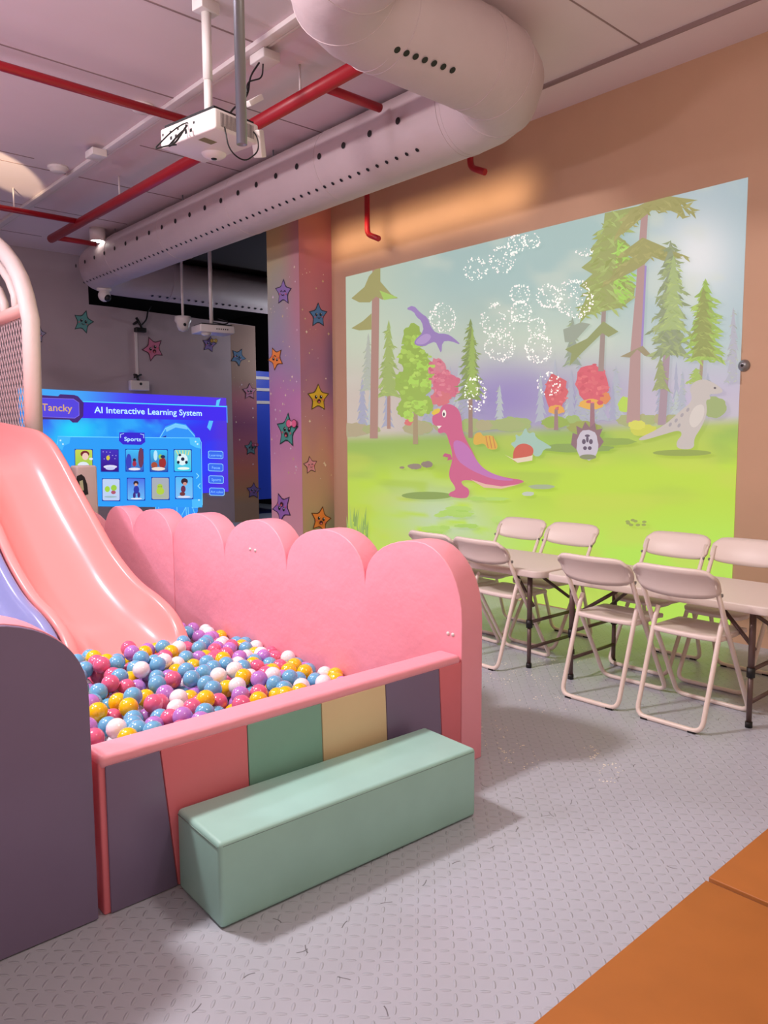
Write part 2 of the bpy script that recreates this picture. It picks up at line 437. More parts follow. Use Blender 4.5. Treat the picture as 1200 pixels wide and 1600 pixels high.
# ------------------------------------------------------------------ orange mats by the glass
for i, (x0, x1) in enumerate(((-2.0, 0.2), (0.2, 2.435), (2.445, 4.6))):
    if x1 < 1: continue
    b = MB(); b.box((x0+.004, YG+.02, 0), (x1-.004, 1.105, .012+.003*i))
    o = basis(b.build('floor_mat', M_orange, bevel=.004), ((x0+x1)/2, .8, 0))
    tag(o, 'orange brown vinyl floor mat ' + ('in the bottom right corner, larger in view' if i == 1 else 'at the right edge behind the other orange mat'), 'mat')

# ================================================================== COLUMN WITH MURAL
XC, YC, YB = 5.08, 7.036, 7.66
M_paint = painted_mat('mural_paint')
PAL = [(0, (205, 175, 90)), (.10, (150, 160, 120)), (.25, (125, 140, 155)), (.40, (120, 115, 160)), (.52, (165, 95, 165)), (.62, (185, 110, 175)), (.75, (215, 140, 175)), (1, (225, 165, 160))]
PAL2 = [(0, (205, 120, 100)), (.12, (190, 95, 110)), (.3, (165, 90, 110)), (.45, (140, 85, 125)), (.55, (165, 105, 120)), (.7, (190, 130, 110)), (.85, (180, 140, 105)), (1, (150, 140, 100))]
def pal(tab, t):
    t = max(0, min(1, t))
    for (a, ca), (b_, cb) in zip(tab, tab[1:]):
        if t <= b_: return mixc(ca, cb, (t-a)/(b_-a))
    return tab[-1][1]
b = MB(); b.box((XC, YC, 0), (XR, YB, HC)); struct(b.build('wall_column', M_wall))
def mural_face(axis, val, r0, r1, fn, name, step):
    v, f, c = [], [], []; nx, nz = 14, 80
    for j in range(nz+1):
        for i in range(nx+1):
            u = i/nx; z = HC*(1-j/nz); s_ = r0+(r1-r0)*u
            v.append((val+step, s_, z) if axis == 0 else (s_, val+step, z)); c.append(rgba(fn(u, j/nz)))
    for j in range(nz):
        for i in range(nx):
            a = j*(nx+1)+i; f.append([a, a+1, a+nx+2, a+nx+1])
    d = Draw(axis, val, step); d.v = v; d.f = f; d.c = [[c[k] for k in q] for q in f]; d.lay = 1
    return d
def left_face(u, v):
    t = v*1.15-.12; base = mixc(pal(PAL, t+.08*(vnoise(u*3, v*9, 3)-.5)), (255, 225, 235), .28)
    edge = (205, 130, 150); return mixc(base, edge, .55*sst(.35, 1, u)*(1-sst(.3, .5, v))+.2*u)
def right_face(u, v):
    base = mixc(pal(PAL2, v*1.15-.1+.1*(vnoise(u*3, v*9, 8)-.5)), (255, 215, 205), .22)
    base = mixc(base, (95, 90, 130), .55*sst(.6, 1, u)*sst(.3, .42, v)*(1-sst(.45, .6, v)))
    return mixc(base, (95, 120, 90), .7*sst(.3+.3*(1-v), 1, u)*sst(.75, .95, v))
def speckle(d, n, r0, r1, seed, zmin=1.0, zmax=3.4):
    rnd = random.Random(seed); d.lay += 1
    for k in range(n):
        s_ = r0+(r1-r0)*rnd.random(); z = zmin+(zmax-zmin)*rnd.random(); q = rnd.choice([.006, .008, .012, .018])
        pts = []
        for a in range(8):
            rr = q*(1 if a % 2 == 0 else .4); pts.append((d.val, s_+rr*math.cos(a*math.pi/4), z+rr*1.2*math.sin(a*math.pi/4)) if d.ax == 0 else (s_+rr*math.cos(a*math.pi/4), d.val, z+rr*1.2*math.sin(a*math.pi/4)))
        d.poly(pts, rnd.choice([(240, 225, 200), (220, 200, 150), (235, 220, 235)]), up=False, world=True)
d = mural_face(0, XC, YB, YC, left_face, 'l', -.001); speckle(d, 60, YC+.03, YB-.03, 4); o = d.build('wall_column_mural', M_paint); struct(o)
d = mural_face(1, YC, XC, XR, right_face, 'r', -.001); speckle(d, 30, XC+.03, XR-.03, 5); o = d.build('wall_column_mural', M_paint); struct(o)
# rainbow strip at the right end of the far wall
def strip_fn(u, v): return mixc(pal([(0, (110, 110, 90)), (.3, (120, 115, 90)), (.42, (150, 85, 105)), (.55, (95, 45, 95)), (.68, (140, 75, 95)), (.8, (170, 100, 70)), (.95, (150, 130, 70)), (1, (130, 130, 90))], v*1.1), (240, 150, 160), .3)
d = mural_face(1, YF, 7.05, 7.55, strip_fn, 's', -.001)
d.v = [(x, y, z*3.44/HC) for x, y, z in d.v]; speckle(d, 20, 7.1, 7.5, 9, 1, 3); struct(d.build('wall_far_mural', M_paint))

# star stickers ------------------------------------------------------
def star(cx, cy, r, col, axis, val, label, rot=0.0, face='smile', sx=1.0, bow=None, edge=None, group=None):
    """cartoon star sticker with a face; r in photo pixels"""
    d = Draw(axis, val, -.002); e = edge or tuple(int(c*.42) for c in col)
    def pts(k, R_):
        out = []
        for i in range(10):
            a = rot-math.pi/2+i*math.pi/5; q = R_ if i % 2 == 0 else R_*.52
            out.append((cx+sx*q*math.cos(a)*k, cy+q*math.sin(a)*k*1.15))
        # soften tips
        o2 = []
        for i in range(10):
            a, b_, c = Vector(out[i-1]), Vector(out[i]), Vector(out[(i+1) % 10])
            if i % 2 == 0: o2 += [tuple(b_+(a-b_)*.10), tuple(b_), tuple(b_+(c-b_)*.10)]
            else: o2 += [tuple(b_+(a-b_)*.18), tuple(b_+(c-b_)*.18)]
        return o2
    d.poly(pts(1.0, r), e); d.poly(pts(.86, r), col)
    def T(x, y): return (cx+sx*(x*math.cos(rot)-y*math.sin(rot))*r, cy+(x*math.sin(rot)+y*math.cos(rot))*r*1.1)
    for s_ in (-1, 1):
        ex, ey = T(.2*s_, -.08)
        if face == 'closed': d.line([T(.2*s_-.11, -.04), T(.2*s_, -.15), T(.2*s_+.11, -.04)], r*.05, (40, 25, 45))
        else:
            d.ell(ex, ey, r*.11*sx, r*.14, (25, 18, 25)); d.ell(ex+r*.03, ey-r*.05, r*.035*sx, r*.045, (240, 235, 235))
        hx, hy = T(.36*s_, .12); d.ell(hx, hy, r*.08*sx, r*.07, mixc(col, (230, 90, 110), .7))
    if face in ('smile', 'closed'): d.line([T(-.12, .16), T(-.05, .23), T(.05, .23), T(.12, .16)], r*.05, (60, 25, 35))
    elif face == 'flat': d.line([T(-.12, .22), T(.12, .22)], r*.08, (60, 25, 35))
    else:
        mx, my = T(0, .22); d.ell(mx, my, r*.15*sx, r*.17, (70, 20, 30)); d.ell(mx, my+r*.07, r*.08*sx, r*.07, (225, 110, 120))
    if bow:
        for s_ in (-1, 1):
            d.ell(cx+sx*r*(.5+.24*s_), cy-r*.45, r*.25*sx, r*.27, tuple(int(c*.5) for c in bow)); d.ell(cx+sx*r*(.5+.24*s_), cy-r*.45, r*.2*sx, r*.22, bow)
        d.ell(cx+sx*r*.5, cy-r*.45, r*.1*sx, r*.15, mixc(bow, (255, 255, 255), .3))
    o = d.build('star_sticker', M_paint)
    P = at(cx, cy, axis, val); basis(o, P); tag(o, label, 'wall sticker', group)
    return o
V0 = XC-.0035; V1 = YC-.0035
star(443, 457, 19, (150, 125, 190), 0, V0, 'lilac star sticker with closed eyes at the top of the column', face='closed', sx=.72)
star(431, 560, 17, (245, 145, 70), 0, V0, 'orange upside down star sticker on the column, left face', rot=3.3, sx=.75)
star(449, 673, 25, (85, 165, 155), 0, V0, 'teal star sticker with a pink bow on the column', rot=.08, face='laugh', sx=.72, bow=(240, 110, 155))
star(441, 793, 22, (165, 115, 195), 0, V0, 'purple star sticker low on the column, leaning left', rot=3.35, face='laugh', sx=.72)
star(497, 493, 18, (80, 125, 175), 1, V1, 'blue star sticker with big eyes high on the column, right face', sx=.85)
star(497, 622, 20, (225, 185, 45), 1, V1, 'yellow laughing star sticker on the middle of the column', face='laugh', sx=.9)
star(485, 727, 13, (225, 145, 165), 1, V1, 'small pink star sticker on the right face of the column', rot=-.15, face='closed', sx=.9)
star(501, 812, 19, (240, 135, 60), 1, V1, 'orange star sticker low on the right face of the column', rot=.2, face='laugh', sx=.9)
VF = YF-.004
star(130, 503, 17, (95, 160, 155), 1, VF, 'teal star sticker on the far wall, upper left', rot=.3)
star(60, 522, 13, (165, 160, 190), 1, VF, 'pale star sticker on the far wall half hidden by the white padded post', rot=.2)
star(239, 545, 18, (205, 120, 150), 1, VF, 'pink star sticker on the far wall beside the cable', rot=-.4, face='laugh')
star(327, 538, 12, (130, 110, 170), 1, VF, 'lilac star sticker with a yellow bow below the far projector', rot=.2, bow=(190, 150, 60))
star(372, 558, 13, (75, 110, 145), 1, VF, 'blue star sticker on the far wall right of the far projector', rot=.5)
VG = YF-.006
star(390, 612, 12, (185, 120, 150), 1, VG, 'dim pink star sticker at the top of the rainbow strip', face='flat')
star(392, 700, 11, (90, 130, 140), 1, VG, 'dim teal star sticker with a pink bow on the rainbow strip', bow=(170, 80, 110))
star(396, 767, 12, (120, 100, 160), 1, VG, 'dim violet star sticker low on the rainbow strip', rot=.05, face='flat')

# ================================================================== PROJECTED FOREST PICTURE (right wall)
d = Draw(0, XR-.003, -.000022)
d.clip = True; d.veil = ((214, 196, 176), .10)
GR = random.Random(3)
def forest_bg(px, py, u, v):
    n = vnoise(px/60, py/40, 1)*.6+vnoise(px/25, py/18, 2)*.4
    sky = mixc((158, 188, 186), (192, 206, 188), sst(430, 560, py))
    sky = mixc(sky, (188, 204, 180), .8*(1-sst(540, 720, px)))
    sky = mixc(sky, (166, 186, 200), sst(900, 1100, px)*.7)
    g = math.exp(-(((px-1090)/60)**2+((py-400)/75)**2)); sky = mixc(sky, (226, 228, 230), g*.9)
    sky = mixc(sky, (205, 212, 196), .5*sst(.5, .85, n))
    hz = mixc((196, 180, 172), (150, 140, 184), sst(600, 740, px)); hz = mixc(hz, (184, 172, 200), sst(900, 1050, px))
    hz = mixc(hz, (200, 205, 195), .3*n)
    c = mixc(sky, hz, sst(520, 630, py)*.95)
    c = mixc(c, (140, 124, 186), .75*math.exp(-(((px-790)/75)**2+((py-620)/42)**2)))
    gy = 690-(px-548)*.045
    if py > gy-16:
        t = (py-gy)/200
        gr = mixc((144, 178, 84), (180, 214, 66), sst(0, .35, t)); gr = mixc(gr, (176, 226, 80), sst(.5, 1, t))
        gr = mixc(gr, (150, 178, 80), .45*sst(.55, .8, vnoise(px/70, py/14, 5))*(1-sst(.3, .7, t)))
        gr = mixc(gr, (194, 206, 84), .45*sst(.5, .8, vnoise(px/90, py/30, 7)))
        wt = math.exp(-(((px-690-(py-800)*.5)/85)**2+((py-810)/58)**2))*sst(.2, .6, vnoise(px/30, py/12, 9)+.12)
        gr = mixc(gr, (186, 206, 176), wt*.95)
        c = mixc(c, gr, sst(gy-16, gy+6, py))
    return c
zb = .01
def quad_world(y0, y1, z0, z1):
    return [(XR, y0, z1), (XR, y1, z1), (XR, y1, z0), (XR, y0, z0)]
Y0_, Y1_, Z1_ = 6.78, 2.405, 3.255
nx, ny = 110, 90; o_ = 0; cc = []
for j in range(ny+1):
    for i in range(nx+1):
        u, v = i/nx, j/ny; z = Z1_*(1-v)+zb*v; zt = z
        P = (d.val, Y0_*(1-u)+Y1_*u, z); d.v.append(P); px, py = project(P); cc.append(rgba(mixc(forest_bg(px, py, u, v), *d.veil)))
for j in range(ny):
    for i in range(nx):
        a = j*(nx+1)+i; q = [a, a+1, a+nx+2, a+nx+1]; d.f.append(q); d.c.append([cc[t] for t in q])
def pine(cx, top, bot, hw, col, n=9, seed=1, trunk=None, tw=4, tb=None, lean=0):
    rnd = random.Random(seed); L_, R_ = [], []
    if trunk: d.poly([(cx-tw/2, (top+bot)/2), (cx+tw/2, (top+bot)/2), (cx+tw*.7+lean, tb), (cx-tw*.7+lean, tb)], trunk)
    for i in range(1, n+1):
        t = i/n; y = top+(bot-top)*t; wd = hw*(t**.75)*(.8+.35*rnd.random()); inn = wd*.42
        dr = (bot-top)/n
        R_ += [(cx+wd, y+dr*.1*rnd.random()), (cx+inn*.95, y-dr*.22)]
        wd2 = hw*(t**.75)*(.8+.35*rnd.random()); L_ += [(cx-wd2, y+dr*.1*rnd.random()), (cx-wd2*.42, y-dr*.22)]
    pts = [(cx, top)]+R_+list(reversed(L_))
    d.poly(pts, col)
    if hw > 10: tufts(pts, int(hw*(bot-top)/38), hw*.34, mixc(col, (90, 110, 60), .22), mixc(col, (200, 222, 120), .35), seed, cx=cx)
def blob(cx, cy, rx, ry, col, seed=0, w=.12): d.ell(cx, cy, rx, ry, col, n=22, wob=w, seed=seed)
def Q(pts, ox, oy, k): return [(ox+x*k, oy+y*k) for x, y in pts]
def tufts(poly, n, size, ca, cb, seed=0, droop=1.0, cx=None):
    rnd = random.Random(seed); xs = [p[0] for p in poly]; ys = [p[1] for p in poly]; k = 0; tries = 0
    while k < n and tries < n*30:
        tries += 1
        x = rnd.uniform(min(xs), max(xs)); y = rnd.uniform(min(ys), max(ys))
        if not inside(x, y, poly): continue
        k += 1; c0 = cx if cx is not None else (min(xs)+max(xs))/2
        dx = 1 if x > c0 else -1
        if rnd.random() < .2: dx = -dx
        L = size*rnd.uniform(.6, 1.5); w_ = L*.34
        a = rnd.uniform(.1, .9)*droop
        ex, ey = x+dx*L*math.cos(a), y+L*math.sin(a)
        d.poly([(x-dx*2, y-w_*.5), (x+dx*L*.5, y-w_*.3+L*.2), (ex, ey), (x+dx*L*.3, y+w_)], mixc(ca, cb, rnd.random()))
def leafy(cx, cy, rx, ry, n, s_, ca, cb, seed=0):
    rnd = random.Random(seed)
    for k in range(n):
        a = rnd.uniform(0, 2*math.pi); q = math.sqrt(rnd.random())*1.04
        d.ell(cx+rx*q*math.cos(a), cy+ry*q*math.sin(a), s_*rnd.uniform(.5, 1.3), s_*rnd.uniform(.4, 1.0), mixc(ca, cb, rnd.random()), n=7, wob=.3, seed=seed+k)
# distant misty trees
for k in range(34):
    x = 556+GR.random()*570; 
    pine(x, 560+GR.random()*50, 670-(x-548)*.03, 7+GR.random()*7, mixc((158, 160, 186), (176, 186, 190), GR.random()), n=6, seed=k)
for k in range(26):
    x = 552+GR.random()*585; blob(x, 672-(x-548)*.035, 10+GR.random()*16, 5+GR.random()*7, mixc((150, 178, 104), (172, 160, 130), GR.random()), k)
A8 = lambda pts: Q(pts, 530, 300, .275); A7 = lambda pts: Q(pts, 840, 280, .28333); AD = lambda pts: Q(pts, 630, 580, .4583)
OL = (154, 152, 96); TK = (166, 128, 118)
pine(577, 520, 612, 13, (170, 178, 168), seed=3)
pine(609, 500, 622, 19, (152, 174, 100), n=8, seed=4, trunk=TK, tw=4, tb=670)
d.poly(A8([(195, 430), (236, 430), (225, 1400), (180, 1400)]), TK)
d.poly(A8([(210, 438), (240, 428), (240, 510), (300, 580), (340, 605), (250, 612), (215, 595), (180, 628), (120, 628), (75, 605), (150, 540), (175, 480)]), OL)
d.poly(A8([(190, 690), (190, 782), (120, 787), (75, 775), (140, 735)]), OL)
d.poly(A8([(235, 560), (340, 600), (260, 615)]), (160, 198, 96))
# leafy tree
d.poly([(648, 560), (653, 560), (655, 694), (647, 694)], (160, 140, 110))
for k, (x, y, rx, ry) in enumerate([(646, 528, 15, 20), (640, 560, 15, 22), (656, 566, 18, 22), (637, 600, 17, 24), (662, 598, 16, 24), (648, 625, 22, 20), (634, 640, 12, 12), (668, 634, 12, 14)]):
    blob(x, y, rx, ry, (146, 176, 78), k, .18)
for k, (x, y, rx, ry) in enumerate([(653, 535, 8, 10), (662, 572, 10, 9), (668, 600, 9, 10), (648, 596, 8, 9), (655, 632, 12, 7), (640, 648, 8, 7)]):
    blob(x, y, rx, ry, (166, 210, 88), k+30, .2)
for k, (x, y, rx, ry, c) in enumerate([(685, 582, 13, 22, (206, 124, 140)), (699, 602, 20, 22, (204, 104, 128)), (690, 622, 16, 12, (206, 112, 120)), (686, 646, 9, 8, (220, 190, 70)), (640, 660, 6, 5, (210, 110, 110))]): blob(x, y, rx, ry, c, k+50, .15)
pine(737, 498, 626, 22, (128, 148, 88), n=12, seed=6, trunk=(150, 124, 110), tw=5, tb=684)
pine(740, 510, 618, 12, (150, 178, 92), n=10, seed=16)
leafy(651, 590, 27, 66, 90, 4.5, (140, 172, 74), (178, 214, 96), 5)
for (x_, y_, a_, b_) in ((699, 602, 21, 22), (685, 580, 13, 18)): leafy(x_, y_, a_, b_, 26, 3.5, (196, 96, 122), (222, 136, 150), int(x_))
# flying reptile
d.poly(chaikin(A8([(385, 665), (430, 643), (470, 688), (512, 715), (528, 765), (560, 805), (620, 806), (660, 830), (704, 872), (640, 846), (594, 850), (590, 922), (572, 885), (556, 850), (520, 862), (492, 880), (440, 872), (434, 845), (490, 795), (478, 735), (448, 712), (432, 680)]), 1), (150, 126, 186))
d.poly(chaikin(A8([(440, 848), (500, 800), (540, 820), (500, 866), (450, 868)]), 2), (176, 150, 204))
# red bushes
for k, (x, y, rx, ry, c) in enumerate([(871, 612, 18, 27, (206, 96, 104)), (928, 601, 26, 33, (208, 94, 108)), (872, 640, 13, 7, (220, 160, 80)), (926, 632, 20, 8, (222, 168, 80)), (948, 622, 8, 9, (214, 130, 84)), (978, 632, 10, 12, (176, 208, 84)), (870, 660, 22, 9, (144, 170, 80)), (915, 668, 26, 10, (150, 160, 86))]): blob(x, y, rx, ry, c, k+70, .12)
leafy(871, 612, 17, 26, 26, 3.5, (198, 88, 98), (224, 120, 124), 8); leafy(928, 601, 25, 32, 40, 4, (198, 86, 100), (222, 118, 122), 9)
d.poly([(869, 640), (874, 640), (875, 672), (868, 672)], (150, 120, 120))
d.poly([(925, 630), (931, 630), (932, 668), (924, 668)], (150, 110, 120))
# right-hand big trees
pine(897, 495, 572, 16, (142, 156, 140), n=6, seed=8)
d.poly(A7([(365, 690), (388, 690), (374, 1060), (343, 1060)]), (150, 134, 128))
d.poly(A7([(380, 190), (620, 140), (560, 220), (500, 270), (460, 320), (520, 370), (500, 430), (545, 440), (450, 520), (545, 600), (540, 660), (470, 710), (330, 740), (230, 765), (262, 690), (290, 620), (240, 590), (312, 525), (250, 490), (332, 425), (298, 392), (345, 330), (370, 290)]), (150, 160, 98))
d.poly(A7([(450, 335), (512, 378), (460, 400), (500, 440), (440, 480), (530, 560), (460, 570), (540, 640), (450, 690), (425, 600), (440, 480)]), (158, 204, 92))
d.poly(A7([(372, 785), (455, 842), (400, 872), (366, 850), (312, 902), (250, 962), (186, 1030), (196, 960), (160, 940), (282, 880)]), (140, 150, 100))
d.poly(A7([(150, 830), (250, 790), (300, 800), (210, 900), (160, 900)]), (146, 158, 142))
tufts(A7([(380, 190), (620, 140), (460, 320), (520, 370), (450, 520), (545, 600), (470, 710), (230, 765), (290, 620), (312, 525), (332, 425), (345, 330)]), 150, 15, (140, 152, 84), (166, 186, 112), 31, cx=952)
tufts(A7([(450, 335), (512, 378), (540, 640), (450, 690), (425, 560)]), 40, 11, (150, 196, 84), (172, 216, 110), 32, cx=930)
d.poly(A7([(583, 190), (620, 190), (602, 480), (578, 960), (575, 1345), (500, 1345), (524, 930), (553, 600), (566, 400)]), (172, 140, 138))
d.poly(A7([(602, 480), (612, 480), (590, 960), (578, 960)]), (150, 130, 190))
d.poly(A7([(520, 175), (600, 135), (740, 98), (895, 120), (800, 142), (828, 214), (745, 178), (640, 176), (560, 240), (490, 300), (430, 330), (480, 240)]), (158, 156, 98))
d.poly(A7([(480, 405), (590, 325), (700, 372), (820, 425), (760, 440), (818, 468), (700, 452), (640, 430), (602, 470), (540, 510), (440, 560), (370, 600), (450, 500), (540, 440)]), (152, 152, 96))
d.poly(A7([(590, 920), (650, 985), (600, 975), (560, 940), (520, 985), (465, 980)]), (150, 140, 110))
tufts(A7([(520, 175), (740, 98), (895, 120), (828, 214), (640, 176), (490, 300), (430, 330)]), 50, 13, (150, 148, 90), (172, 170, 110), 33, cx=1010)
tufts(A7([(480, 405), (590, 325), (820, 425), (640, 430), (440, 560), (370, 600)]), 50, 13, (144, 146, 88), (168, 166, 106), 34, cx=1008)
pine(1051, 376, 560, 36, (138, 150, 120), n=9, seed=9, trunk=(160, 138, 150), tw=9, tb=664, lean=-14)
pine(1056, 400, 520, 24, (158, 178, 120), n=6, seed=19)
pine(1106, 436, 566, 36, (150, 182, 88), n=11, seed=10, trunk=(158, 140, 120), tw=4, tb=604, lean=-9)
pine(1103, 450, 560, 24, (140, 150, 86), n=9, seed=20)
pine(1150, 480, 600, 14, (170, 172, 186), n=7, seed=21)
pine(1036, 560, 612, 16, (146, 156, 108), n=3, seed=11); pine(1092, 575, 600, 18, (156, 182, 96), n=3, seed=12)
for k, (x, y, rx, ry, c) in enumerate([(1010, 672, 22, 9, (196, 200, 80)), (1000, 664, 14, 7, (206, 208, 90)), (1120, 636, 20, 16, (150, 168, 110)), (1060, 664, 16, 8, (140, 165, 90)), (960, 690, 40, 6, (138, 165, 78)), (900, 700, 60, 7, (130, 158, 84))]): blob(x, y, rx, ry, c, k+90, .12)
# magenta long-tailed dinosaur
d.ell(672, 774, 40, 6, (130, 156, 82))
d.poly(chaikin(AD([(108, 162), (112, 150), (135, 142), (138, 124), (152, 112), (176, 113), (200, 130), (210, 165), (212, 205), (228, 240), (246, 272), (262, 308), (292, 338), (345, 360), (432, 372), (400, 386), (340, 394), (290, 387), (240, 370), (206, 372), (214, 390), (236, 400), (234, 428), (212, 434), (163, 426), (168, 412), (190, 405), (184, 388), (168, 368), (166, 340), (178, 305), (176, 270), (166, 240), (156, 206), (132, 214), (126, 198), (140, 190), (112, 184)]), 2), (198, 94, 132))
d.poly(chaikin(AD([(176, 230), (226, 244), (262, 308), (292, 338), (345, 360), (400, 372), (330, 372), (270, 350), (230, 330), (190, 300)]), 2), (186, 112, 176))
d.poly(AD([(240, 368), (290, 384), (345, 392), (410, 384), (345, 400), (285, 396)]), (222, 178, 160))
d.poly(AD([(144, 290), (152, 279), (172, 284), (178, 300), (160, 304), (164, 294)]), (188, 84, 124))
d.ell(*AD([(150, 145)])[0], 3.2, 6, (236, 230, 220)); d.ell(*AD([(149, 147)])[0], 1.4, 3, (60, 30, 60))
d.poly(AD([(125, 186), (142, 186), (132, 196)]), (236, 226, 220))
# pale standing dinosaur
d.ell(*AD([(960, 278)])[0], 46, 5, (140, 160, 76))
d.poly(chaikin(AD([(985, 62), (1000, 36), (1036, 27), (1072, 42), (1102, 66), (1090, 78), (1050, 78), (1060, 96), (1040, 98), (1046, 130), (1040, 160), (1024, 195), (1000, 230), (1002, 266), (944, 266), (940, 240), (962, 216), (950, 200), (900, 215), (822, 238), (808, 230), (870, 202), (918, 170), (958, 132), (990, 108), (994, 84)]), 2), (190, 182, 178))
d.poly(chaikin(AD([(1000, 120), (1036, 110), (1036, 160), (1000, 200), (980, 170)]), 2), (206, 198, 192))
d.ell(*AD([(1072, 58)])[0], 2, 1.6, (90, 84, 90))
for q in [(960, 150), (940, 168), (920, 182), (980, 132), (950, 185)]: d.ell(*AD([q])[0], 2.2, 3.5, (160, 154, 160), rot=.5)
# horned blue dinosaur and its small red companion
d.poly(chaikin(AD([(374, 246), (396, 238), (392, 212), (410, 226), (428, 188), (436, 214), (458, 206), (462, 226), (494, 244), (522, 262), (490, 264), (478, 290), (456, 290), (450, 270), (400, 292), (392, 262)]), 1), (156, 190, 176))
d.poly(chaikin(AD([(384, 300), (386, 268), (404, 248), (432, 246), (456, 262), (452, 288), (420, 300), (392, 310)]), 2), (196, 92, 78))
d.poly(AD([(356, 284), (384, 298), (430, 292), (452, 286), (450, 304), (400, 312), (392, 306)]), (222, 206, 180))
d.poly(chaikin(AD([(248, 248), (252, 214), (274, 206), (282, 222), (296, 218), (318, 220), (338, 266), (300, 268), (286, 244), (262, 252)]), 2), (212, 168, 72))
for q in (300, 312, 324): d.line(AD([(q-8, 222), (q, 262)]), 1.2, (190, 110, 70))
# shaggy pale-faced creature
d.poly(AD([(582, 250), (588, 210), (604, 216), (600, 186), (620, 196), (630, 172), (646, 192), (664, 176), (668, 200), (690, 196), (680, 220), (694, 240), (678, 262), (600, 266)]), (134, 104, 112))
blob(*AD([(638, 250)])[0], 17, 24, (192, 186, 200), 5, .06)
for (x, y, rx, ry) in [(626, 240, 3, 4), (650, 240, 3, 4), (638, 232, 2, 5), (630, 262, 3, 3), (646, 262, 3, 3), (638, 220, 4, 2)]: d.ell(*AD([(x, y)])[0], rx, ry, (92, 80, 100))
d.ell(*AD([(640, 292)])[0], 13, 4, (128, 134, 104))
# stones, lily pads and tufts
for k, (x, y, rx, ry, c) in enumerate([(50, 324, 11, 4.5, (142, 128, 116)), (92, 317, 9, 5, (136, 120, 112)), (482, 393, 20, 3.6, (158, 172, 140)), (436, 417, 10, 3.5, (186, 196, 180)), (6, 328, 4, 2, (146, 130, 110))]): blob(*AD([(x, y)])[0], rx, ry, c, k+120, .1)
rnd = random.Random(12)
for k in range(16): blob(680+rnd.random()*110, 775+rnd.random()*70, 8+rnd.random()*14, 2.5+rnd.random()*2.5, mixc((160, 204, 88), (178, 214, 110), rnd.random()), k+150, .15)
for k in range(9): d.ell(985+rnd.random()*34, 812+rnd.random()*8, 3.5, 2, (146, 158, 84))
for k in range(26):
    x = 548+rnd.random()*32; y = 800+rnd.random()*50; h_ = 10+rnd.random()*22
    d.poly([(x-2, y+8), (x+2, y+8), (x+rnd.uniform(-5, 5), y-h_)], mixc((124, 158, 78), (164, 196, 98), rnd.random()), up=(k % 6 == 0))
# white sparkle bursts: lamps mirrored in the glass, painted into the picture
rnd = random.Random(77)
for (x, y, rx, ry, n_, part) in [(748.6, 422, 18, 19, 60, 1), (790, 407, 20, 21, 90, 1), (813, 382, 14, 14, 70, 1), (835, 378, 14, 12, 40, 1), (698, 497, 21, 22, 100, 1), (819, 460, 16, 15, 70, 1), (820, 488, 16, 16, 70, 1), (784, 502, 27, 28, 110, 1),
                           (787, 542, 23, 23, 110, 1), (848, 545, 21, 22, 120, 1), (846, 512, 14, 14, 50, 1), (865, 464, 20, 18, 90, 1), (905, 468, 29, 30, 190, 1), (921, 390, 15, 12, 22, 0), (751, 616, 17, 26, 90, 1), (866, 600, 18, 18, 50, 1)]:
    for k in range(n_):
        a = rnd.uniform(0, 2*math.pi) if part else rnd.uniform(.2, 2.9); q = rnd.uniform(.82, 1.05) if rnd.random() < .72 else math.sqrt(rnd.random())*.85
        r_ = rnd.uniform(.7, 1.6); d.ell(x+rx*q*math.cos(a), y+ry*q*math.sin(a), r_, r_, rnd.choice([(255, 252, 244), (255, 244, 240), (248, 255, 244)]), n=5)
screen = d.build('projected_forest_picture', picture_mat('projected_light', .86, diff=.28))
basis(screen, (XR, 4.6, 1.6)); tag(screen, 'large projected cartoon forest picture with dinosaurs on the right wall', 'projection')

# ================================================================== BLUE PROJECTED MENU (far wall)
d = Draw(1, YF-.008, -.00012)
TLp, TRp = at(28, 606, 1, YF), at(353, 622, 1, YF)
xa, xb, zt, zz = TLp.x, TRp.x, TLp.z, 0.55
nx, ny = 60, 36; cc = []
def menu_bg(px, py):
    n = vnoise(px/22, py/22, 11)*.6+vnoise(px/9, py/9, 12)*.4
    c = mixc((40, 150, 250), (52, 60, 250), sst(200, 330, px))
    c = mixc(c, (66, 48, 236), .8*sst(.45, .75, vnoise(px/34, py/26, 13)))
    c = mixc(c, (40, 224, 250), .95*math.exp(-(((px-118)/32)**2+((py-672)/26)**2)))
    c = mixc(c, (50, 205, 255), .6*math.exp(-(((px-70)/30)**2+((py-690)/30)**2)))
    c = mixc(c, (60, 190, 255), .5*sst(.55, .8, n)*(1-sst(260, 330, px)))
    if py < 636: c = mixc((70, 170, 250), (78, 56, 240), sst(110, 230, px))
    return mixc(c, (120, 60, 190), .35*sst(320, 350, px))
for j in range(ny+1):
    for i in range(nx+1):
        u, v = i/nx, j/ny; zz_t = zt+(TRp.z-zt)*u
        P = (xa+(xb-xa)*u, d.val, zz_t*(1-v)+zz*v); d.v.append(P); px, py = project(P); cc.append(rgba(menu_bg(px, py)))
for j in range(ny):
    for i in range(nx):
        a = j*(nx+1)+i; q = [a, a+1, a+nx+2, a+nx+1]; d.f.append(q); d.c.append([cc[t] for t in q])
K = 380/1200
B4 = lambda pts: [(40+x*K, 590+y*K) for x, y in pts]
